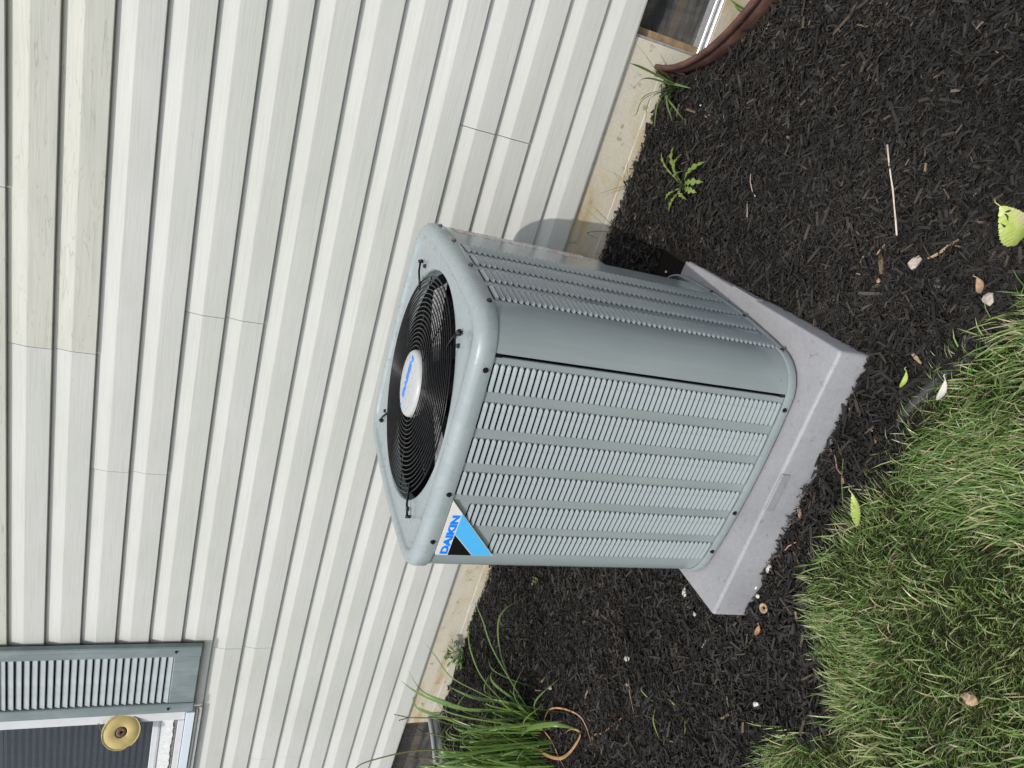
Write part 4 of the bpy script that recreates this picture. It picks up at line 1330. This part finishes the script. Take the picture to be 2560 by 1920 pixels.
# dry curled leaves of the clump
DL = [([(-1.90, .42, .06), (-1.817, .36, .034), (-1.809, .389, .050), (-1.727, .377, .060), (-1.651, .322, .055), (-1.602, .254, .03), (-1.596, .2, .02), (-1.622, .136, .012)], .006, 'dry'),
      ([(-2.02, .42, .07), (-1.983, .422, .045), (-1.929, .341, .045), (-1.86, .265, .045), (-1.793, .216, .04), (-1.7, .189, .04), (-1.628, .193, .035), (-1.644, .226, .05), (-1.729, .27, .035)], .011, 'dry_orange'),
      ([(-1.85, .39, .05), (-1.838, .324, .035), (-1.843, .277, .028), (-1.84, .205, .02)], .006, 'dry')]
for pts, w, mt in DL:
    strap(lily, pts, w, M[mt], 'dead_leaf')
def ground_strip(name, pts, w, mat, label, cat, group=None, lift=.012, fold=.4):
    z = [gz(p[0], p[1]) for p in pts]
    pp = [(p[0], p[1], zz + lift + (p[2] if len(p) > 2 else 0)) for p, zz in zip(pts, z)]
    c = [Vector(p) for p in catmull(pp, 4)]; o0 = c[0].copy()
    c = [p - o0 for p in c]; n = len(c)
    d = c[-1] - c[0]; side = Vector((-d.y, d.x, 0))
    mb = MB(); ws = [w * (.35 + .65 * math.sin(math.pi * min(1, max(0, (k + .6) / n)))) for k in range(n)]
    mb.ribbon(c, ws, side, fold)
    o = mb.build(name, mat, None, True); o.location = o0
    return tag(o, label, cat, group)
ground_strip('dead_leaf', [(-1.641, .142), (-1.60, .16), (-1.537, .129), (-1.494, .114), (-1.414, .09)], .007, M['dry'], 'thin curled tan leaf lying on mulch beside the strap-leaved plant', 'dead leaf')
ground_strip('dead_leaf', [(-1.457, .265), (-1.509, .268), (-1.539, .248)], .010, M['tan_chip'], 'crumpled pale brown leaf lying on mulch above the curled tan leaf', 'dead leaf')

def lobed_leaf(mb, base, tip, w, lobes, up=.01, mi=0):
    b0 = Vector(base); t0 = Vector(tip); n = lobes * 4
    d = t0 - b0; side = Vector((-d.y, d.x, 0)).normalized()
    vs = []
    for k in range(n + 1):
        t = k / n
        p = b0.lerp(t0, t) + Vector((0, 0, up * 4 * t * (1 - t)))
        env = (.12 + t * 1.1) if t < .8 else (1.0 * (1 - t) / .2)
        saw = .30 + .70 * abs(math.sin(t * lobes * math.pi))
        ww = w * .5 * max(.03, env * saw)
        c = side * ww
        vs += [p - c + Vector((0, 0, .18 * ww)) - d * .02, p, p + c * random.uniform(.8, 1.1) + Vector((0, 0, .18 * ww)) - d * .02]
    fs = []
    for k in range(n):
        a = 3 * k; fs += [(a, a + 1, a + 4, a + 3), (a + 1, a + 2, a + 5, a + 4)]
    mb.add(vs, fs, mi)
DB = (.262, .765)
dand = thing('dandelion', (DB[0], DB[1], gz(*DB)), 'bright yellow-green dandelion rosette with toothed leaves in the mulch', 'weed')
for tx, ty, w, up in [(.359, .700, .026, .03), (.365, .835, .022, .03), (.352, .800, .024, .04), (.172, .776, .022, .015), (.300, .690, .028, .03), (.262, .700, .026, .02), (.335, .865, .012, .03), (.20, .80, .018, .02), (.23, .72, .02, .03), (.31, .77, .02, .045)]:
    mb = MB(); lobed_leaf(mb, (0, 0, .006), (tx - DB[0], ty - DB[1], gz(tx, ty) - gz(*DB) + random.uniform(.02, .04)), w, 6, up)
    mb.build('leaf', M['dandelion'], dand, False)
def bushy(name, c, label, leaves, spread, hgt, mat, w=.02):
    t = thing(name, (c[0], c[1], gz(c[0], c[1])), label, 'weed')
    for k in range(leaves):
        a = random.uniform(0, 2 * math.pi); r = random.uniform(.2, 1) * spread; h_ = random.uniform(.15, 1) * hgt
        st_ = Vector((r * .3 * math.cos(a), r * .3 * math.sin(a) * .6, h_ * .7)); e = Vector((r * math.cos(a), r * math.sin(a) * .6, h_))
        mb = MB(); mb.tube([(0, 0, 0), st_, st_.lerp(e, .3)], .0009, 4)
        lobed_leaf(mb, st_.lerp(e, .3), e + (e - st_) * .1, w, 3, .004); mb.build('leaf', mat, t)
    return t
bushy('leafy_weed', (-2.045, .945), 'leafy green weed growing against the concrete foundation', 34, .105, .115, M['weed'], .03)
bushy('leafy_weed', (-1.40, .735), 'small pale weed sprouting in mulch left of the air conditioner', 9, .05, .02, M['dandelion'], .022)
bushy('leafy_weed', (-1.93, .60), 'low lacy weed beneath the arching strap leaves', 14, .09, .05, M['weed'], .018)

def tuft(name, base, tips, label, mat=M['lily'], w=.007, group=None):
    z = gz(*base)
    t = thing(name, (base[0], base[1], z), label, 'grass clump', group)
    for pts in tips:
        pts = [(base[0], base[1], z)] + list(pts)
        strap(t, pts, w * random.uniform(.6, 1.2), mat, 'blade')
    return t
tuft('grass_tuft', (.536, .915), [
    [(.548, .93, .238), (.569, .918, .286), (.591, .906, .33), (.614, .894, .385)], [(.551, .912, .31), (.554, .894, .375)],
    [(.532, .912, .289), (.505, .894, .331)], [(.49, .912, .267), (.457, .894, .303)], [(.488, .89, .262), (.45, .85, .291), (.41, .81, .298)],
    [(.481, .87, .249), (.401, .81, .265)], [(.503, .89, .225), (.474, .85, .2), (.449, .81, .175)], [(.49, .87, .225), (.432, .81, .208)],
    [(.538, .87, .215), (.541, .81, .187)], [(.474, .918, .273), (.421, .906, .29), (.408, .894, .311)], [(.563, .912, .266), (.571, .894, .292)]],
    'spreading green grass clump at the end of the rusty window well', w=.010)
tuft('grass_plant', (.03, .955), [[(.05, .953, .25), (.100, .95, .355)], [(.02, .945, .27), (.006, .94, .298), (-.005, .95, .25), (-.02, .955, .20)]],
     'few bent dark green blades on the foundation in the unit shadow', w=.007)
tuft('grass_plant', (.20, .955), [[(.215, .95, .24), (.232, .95, .333)], [(.185, .95, .23), (.14, .95, .31)], [(.23, .952, .22), (.28, .955, .24)], [(.21, .95, .25), (.23, .955, .27)]],
     'thin grass blades against the foundation behind the dandelion', w=.005)
tuft('grass_plant', (.745, .700), [[(.765, .72, .15), (.790, .745, .20)], [(.74, .69, .14), (.713, .655, .10)], [(.775, .73, .15), (.80, .76, .22)]],
     'broad bent grass blades outside the rusty window well', w=.009)
tuft('seedling', (.525, .513), [[(.54, .545, .065), (.559, .583, .075)], [(.54, .512, .06), (.562, .510, .075)]], 'v shaped yellow-green seedling alone in open mulch', M['dandelion'], .009)
tuft('seedling', (-1.23, .0), [[(-1.225, .015, .0), (-1.217, .04, .02), (-1.205, .05, .02)], [(-1.26, -.04, .0), (-1.288, -.085, -.012)]], 'tall thin green sprout in mulch left of the pad', M['dandelion'], .006)
tuft('seedling', (-1.155, -.10), [[(-1.148, -.07, -.015), (-1.145, -.05, -.005)], [(-1.164, -.142, -.02), (-1.17, -.16, -.01)]], 'short pale sprout in mulch nearest the lawn corner', M['dandelion'], .007)

# ------------------------------------------------------------------ loose things on the mulch
def rod(name, pts, r, mat, label, cat, lift=.014, n=6, parent=None):
    pp = [Vector((p[0], p[1], gz(p[0], p[1]) + lift + (p[2] if len(p) > 2 else 0))) for p in pts]
    o0 = pp[0].copy(); mb = MB(); k = len(pp)
    mb.tube([p - o0 for p in pp], [r * random.uniform(.85, 1.1) for _ in pp], n)
    o = mb.build(name, mat, None, True); o.location = o0
    return tag(o, label, cat)
rod('stick', [(.552 + (.373 - .552) * k / 6 + random.uniform(-.001, .001), .152 + (.010 - .152) * k / 6) for k in range(7)], .0021, M['straw'], 'long straight pale stick lying on the open mulch', 'stick', .023)
rod('twig', [(-.154, -.100), (-.165, -.125), (-.188, -.145), (-.192, -.165), (-.207, -.179)], .0026, M['twig'], 'knotty reddish brown twig in mulch before the pad', 'twig', .020)
rod('loose_grass', [(-.13, -.115), (-.155, -.15), (-.20, -.17), (-.245, -.21)], .0011, M['lily'], 'thin bent green stem beside the knotty twig', 'loose grass', .023)
rod('twig', [(-.42, -.150), (-.445, -.137), (-.462, -.134)], .0014, M['red_chip'], 'short reddish stem in mulch near the lawn edge', 'twig', .020)
rod('twig', [(.372, .545), (.352, .53), (.33, .50), (.322, .48)], .0013, M['straw'], 'crooked white twig in mulch right of the dandelion', 'twig', .020)
rod('twig', [(.30, .50), (.275, .48), (.262, .47)], .0010, M['straw'], 'fine grey twig in mulch just below the dandelion', 'twig', .020)
rod('twig', [(-1.26, .13), (-1.30, .10), (-1.335, .055)], .0013, M['twig'], 'thin brown twig in mulch between plant and pad', 'twig', .020)
def chunk(name, c, s, mat, label, cat, group=None, seed=None, flat=.6, ang=None, elong=1.0, rough=.22, lift=None):
    rnd = random.Random(seed if seed is not None else hash(name + label) & 0xffff)
    mb = MB(); nu, nv = 9, 5; vs = []
    for j in range(1, nv):
        th = math.pi * j / nv
        for i in range(nu):
            ph = 2 * math.pi * i / nu
            k = 1 + rnd.uniform(-rough, rough)
            vs.append((s * elong * k * math.sin(th) * math.cos(ph), s * k * math.sin(th) * math.sin(ph), s * flat * k * math.cos(th)))
    vs = [(0, 0, s * flat)] + vs + [(0, 0, -s * flat)]
    fs = [(0, 1 + i, 1 + (i + 1) % nu) for i in range(nu)]
    for j in range(nv - 2):
        for i in range(nu):
            a = 1 + j * nu + i; b2 = 1 + j * nu + (i + 1) % nu
            fs.append((a, a + nu, b2 + nu, b2))
    l = len(vs) - 1; o = 1 + (nv - 2) * nu
    fs += [(o + i, l, o + (i + 1) % nu) for i in range(nu)]
    mb.add(vs, fs); ob = mb.build(name, mat)
    ob.location = (c[0], c[1], gz(c[0], c[1]) + (lift if lift is not None else s * flat * .55 + .011))
    ob.rotation_euler = (rnd.uniform(-.25, .25), rnd.uniform(-.25, .25), ang if ang is not None else rnd.uniform(0, 6.28))
    return tag(ob, label, cat, group)
chunk('stone', (.333, -.054), .0135, M['stone'], 'pale speckled stone in mulch below the end of the long stick', 'stone', elong=1.2)
chunk('stone', (.327, -.251), .0145, M['stone'], 'cream and orange stone at the lawn edge near the big leaf', 'stone')
chunk('stone', (-.377, -.675), .015, M['brown_stone'], 'tan stone lying deep in the lawn grass', 'stone', lift=.030)
chunk('stone', (-.052, -.164), .0095, M['white_stone'], 'white crumbly stone before the near corner of the pad', 'stone')
chunk('stone', (-.544, -.114), .0095, M['white_stone'], 'white crumbly lump nearest the pad front among its three', 'stone', elong=1.5)
chunk('stone', (-.622, -.104), .0075, M['white_stone'], 'white lump in mulch close above the brown nut shell', 'stone')
chunk('stone', (-.640, -.122), .0065, M['white_stone'], 'small white lump touching the brown nut shell side', 'stone')
chunk('stone', (-.832, .092), .012, M['white_stone'], 'largest white flake beside the left edge of the pad', 'stone', elong=1.5, flat=.4)
chunk('stone', (-.857, .055), .007, M['white_stone'], 'middle white flake beside the left edge of the pad', 'stone', flat=.4)
chunk('stone', (-.861, .029), .0075, M['white_stone'], 'white flake nearest the front left corner of the pad', 'stone', flat=.4)
chunk('stone', (-1.224, .181), .010, M['paper'], 'bright white scrap-like flake alone in the left mulch', 'stone', flat=.4, rough=.4)
chunk('stone', (-1.679, .44), .0075, M['white_stone'], 'small round white pebble right of the strap-leaved plant', 'stone', flat=.9, rough=.1)
chunk('stone', (-1.297, .131), .0065, M['stone'], 'small round tan pebble in the middle of the left mulch', 'stone', flat=.9, rough=.1)
chunk('stone', (-.877, -.289), .010, M['white_stone'], 'grey white stone in the mulch pocket at the lawn edge', 'stone')
chunk('stone', (.307, -.129), .011, M['slate'], 'flat dark slate flake in mulch near the long stick', 'slate', elong=2.0, flat=.2, ang=.4)
for (x, y), lab in (((.505, .80), 'white grit speck nearest the rusty well'), ((.498, .775), 'middle white grit speck below the grass clump'), ((.487, .765), 'lowest white grit speck below the grass clump'), ((-.005, .70), 'white grit speck in shadow behind the air conditioner')):
    chunk('grit', (x, y), .0042, M['white_stone'], lab, 'grit', flat=.8, rough=.1)
# nut shell: open ring
mb = MB(); lathe(mb, [(.004, -.002), (.0075, .003), (.0105, .0055), (.0125, .003), (.013, -.003), (.010, -.007)], 20, wob=lambda a: .12 * math.sin(2 * a))
o = mb.build('nut_shell', M['tan_chip'], None, True); o.location = (-.648, -.158, gz(-.648, -.158) + .018); o.rotation_euler = (.5, .3, 0)
tag(o, 'broken orange-brown nut shell in mulch before the pad', 'nut shell')
def splinter(c, L_, W_, ang, mat, label, bend=.0, tilt=.1, cat='wood chip'):
    mb = MB(); n = 6; vs = []
    for k in range(n + 1):
        t = k / n - .5
        w = W_ * (.35 + .65 * math.cos(t * math.pi * .9)) * random.uniform(.75, 1.1)
        y = bend * (t * t) * L_
        for a_, b_ in ((-.5, -.25), (.5, -.25), (.42, .25), (-.42, .25)):
            vs.append((t * L_, y + a_ * w, b_ * W_ * .6))
    fs = [tuple(range(3, -1, -1)), tuple(n * 4 + j for j in range(4))]
    for k in range(n):
        for j in range(4): fs.append((k * 4 + j, k * 4 + (j + 1) % 4, k * 4 + 4 + (j + 1) % 4, k * 4 + 4 + j))
    mb.add(vs, fs); o = mb.build('wood_chip', mat)
    o.location = (c[0], c[1], gz(*c) + .016); o.rotation_euler = (random.uniform(-.2, .2), tilt, ang)
    return tag(o, label, cat)
splinter((.372, -.094), .050, .0075, -.55, M['tan_chip'], 'long bright tan splinter in mulch near the big leaf', .3)
splinter((.404, -.113), .026, .0075, -.6, M['dull_chip'], 'shorter greyish splinter touching the long tan splinter')
splinter((.329, .037), .030, .006, -.2, M['tan_chip'], 'upright pale tan splinter beside the lower end of the long stick')
splinter((.149, -.182), .040, .0095, 1.35, M['tan_chip'], 'chunky tan wood chip between near pad corner and edging')
splinter((-.141, -.211), .030, .0085, 1.2, M['dull_chip'], 'brown block-like chip next to the knotty twig')
splinter((-.350, -.115), .032, .012, .9, M['tan_chip'], 'broad split tan chip in mulch before the middle of the pad')
splinter((-.040, -.097), .016, .006, 1.4, M['tan_chip'], 'small tan chip close to the near corner of the pad')
splinter((.481, .776), .020, .0065, 1.2, M['red_chip'], 'pink wood chip in mulch above the dandelion')
splinter((.580, .804), .028, .0035, .3, M['straw'], 'thin white splinter in mulch by the rusty well')
splinter((-.07, -.19), .03, .008, .2, M['red_chip'], 'reddish forked chip right of the knotty twig', .4)
splinter((.30, .02), .055, .012, .75, M['dull_chip'], 'long flat brown bark piece before the pale upright splinter')
splinter((-.90, -.05), .034, .006, 0.1, M['tan_chip'], 'tan splinter in the left mulch near the lawn pocket')
splinter((.26, -.0), .018, .009, .2, M['tan_chip'], 'crumbly tan chip nearest the right side of the pad', 0)
splinter((.14, .62), .02, .008, .2, M['dull_chip'], 'brown chip in shade behind the pad corner')
# fallen leaves
def fallen(name, c, L_, W_, ang, label, teeth=26, curl=.02, fold=.1, mat=None, tip=.3, pitch=.12):
    mb = MB(); n = 40; vs = []
    for k in range(n + 1):
        t = k / n
        w = W_ * .5 * (math.sin(math.pi * t ** .8) ** .75 if 0 < t < 1 else 0) * (1 + .05 * (1 if k % 2 else -1))
        for j, a in enumerate((-1, -.5, 0, .5, 1)):
            vs.append(((t - .5) * L_, a * w, curl * (t - .5) ** 2 * 4 + abs(a) * w * fold * 2 + .0012 * math.sin(k * 1.7 + j) * abs(a)))
    fs = [(k * 5 + j, k * 5 + j + 1, k * 5 + j + 6, k * 5 + j + 5) for k in range(n) for j in range(4)]
    mb.add(vs, fs); mb.tube([(L_ * .48, 0, curl * .9), (L_ * .62, .004, curl + .004), (L_ * .72, .003, curl + .002)], .0011, 5)
    o = mb.build(name, mat or M['leaf'], None, True); o.location = (c[0], c[1], gz(*c) + .024); o.rotation_euler = (random.uniform(-.1, .1), pitch, ang)
    return tag(o, label, 'leaf')
fallen('fallen_leaf', (.476, -.226), .105, .064, 1.0, 'large yellow-green serrated leaf half out of frame on mulch', fold=.12)
fallen('fallen_leaf', (-.231, -.254), .082, .028, .95, 'narrow curled yellow-green leaf at the edge of the lawn', curl=.010, fold=.35)
fallen('fallen_leaf', (.095, -.193), .040, .014, .3, 'small curled yellow and brown leaf beside the black edging', curl=.012, fold=.5)
fallen('fallen_leaf', (.347, -.231), .040, .020, .9, 'folded tan brown leaf lying against the cream stone', curl=.012, fold=.5, mat=M['tan_chip'])
fallen('fallen_leaf', (-.70, -.19), .030, .016, .3, 'small brown curled leaf in mulch left of the nut shell', curl=.010, fold=.5, mat=M['dry'])
fallen('paper_scrap', (.125, -.298), .048, .016, .3, 'torn white scrap caught on the grass at the lawn edge', curl=.016, fold=.6, mat=M['paper'], teeth=9)
bpy.data.objects['paper_scrap'].location.z += .022
bpy.data.objects['paper_scrap']['category'] = 'scrap'
# landscape edging
t = thing('lawn_edging', (.02, -.214, gz(.02, -.214)), 'black plastic lawn edging strip surfacing between mulch and grass', 'edging')
pts = [(-.03, -.205, -.02), (-.01, -.210, .006), (.05, -.222, .016), (.12, -.242, .012), (.19, -.268, .004), (.27, -.30, -.004)]
c = catmull([(x - t.location.x, y - t.location.y, gz(x, y) - t.location.z + dz_) for x, y, dz_ in pts], 6)
mb = MB(); rings = []
for k, p in enumerate(c):
    tt = (c[min(k + 1, len(c) - 1)] - c[max(k - 1, 0)]).normalized(); sdv = Vector((-tt.y, tt.x, 0)).normalized()
    rings.append([tuple(p + sdv * a + Vector((0, 0, b2))) for a, b2 in ((-.012, -.03), (-.013, -.002), (-.006, .006), (.005, .006), (.012, -.002), (.011, -.03))])
mb.ring_loft(rings, closed=False); mb.build('edging_strip', M['edging'], t, True)

# repeats share a group
GROUPS = {'stone': 'stones and white lumps scattered over the mulch', 'wood chip': 'bare wood chips lying on the black mulch', 'twig': 'twigs lying on the mulch',
          'leaf': 'fallen leaves on the mulch', 'dead leaf': 'dry curled leaves beside the strap-leaved plant', 'weed': 'small weeds in the mulch', 'grit': 'white grit specks',
          'grass clump': 'grass clumps and seedlings growing through the mulch'}
for o in list(bpy.data.objects):
    if o.parent is None and o.get('category') in GROUPS and not o.get('group'):
        o['group'] = GROUPS[o['category']]
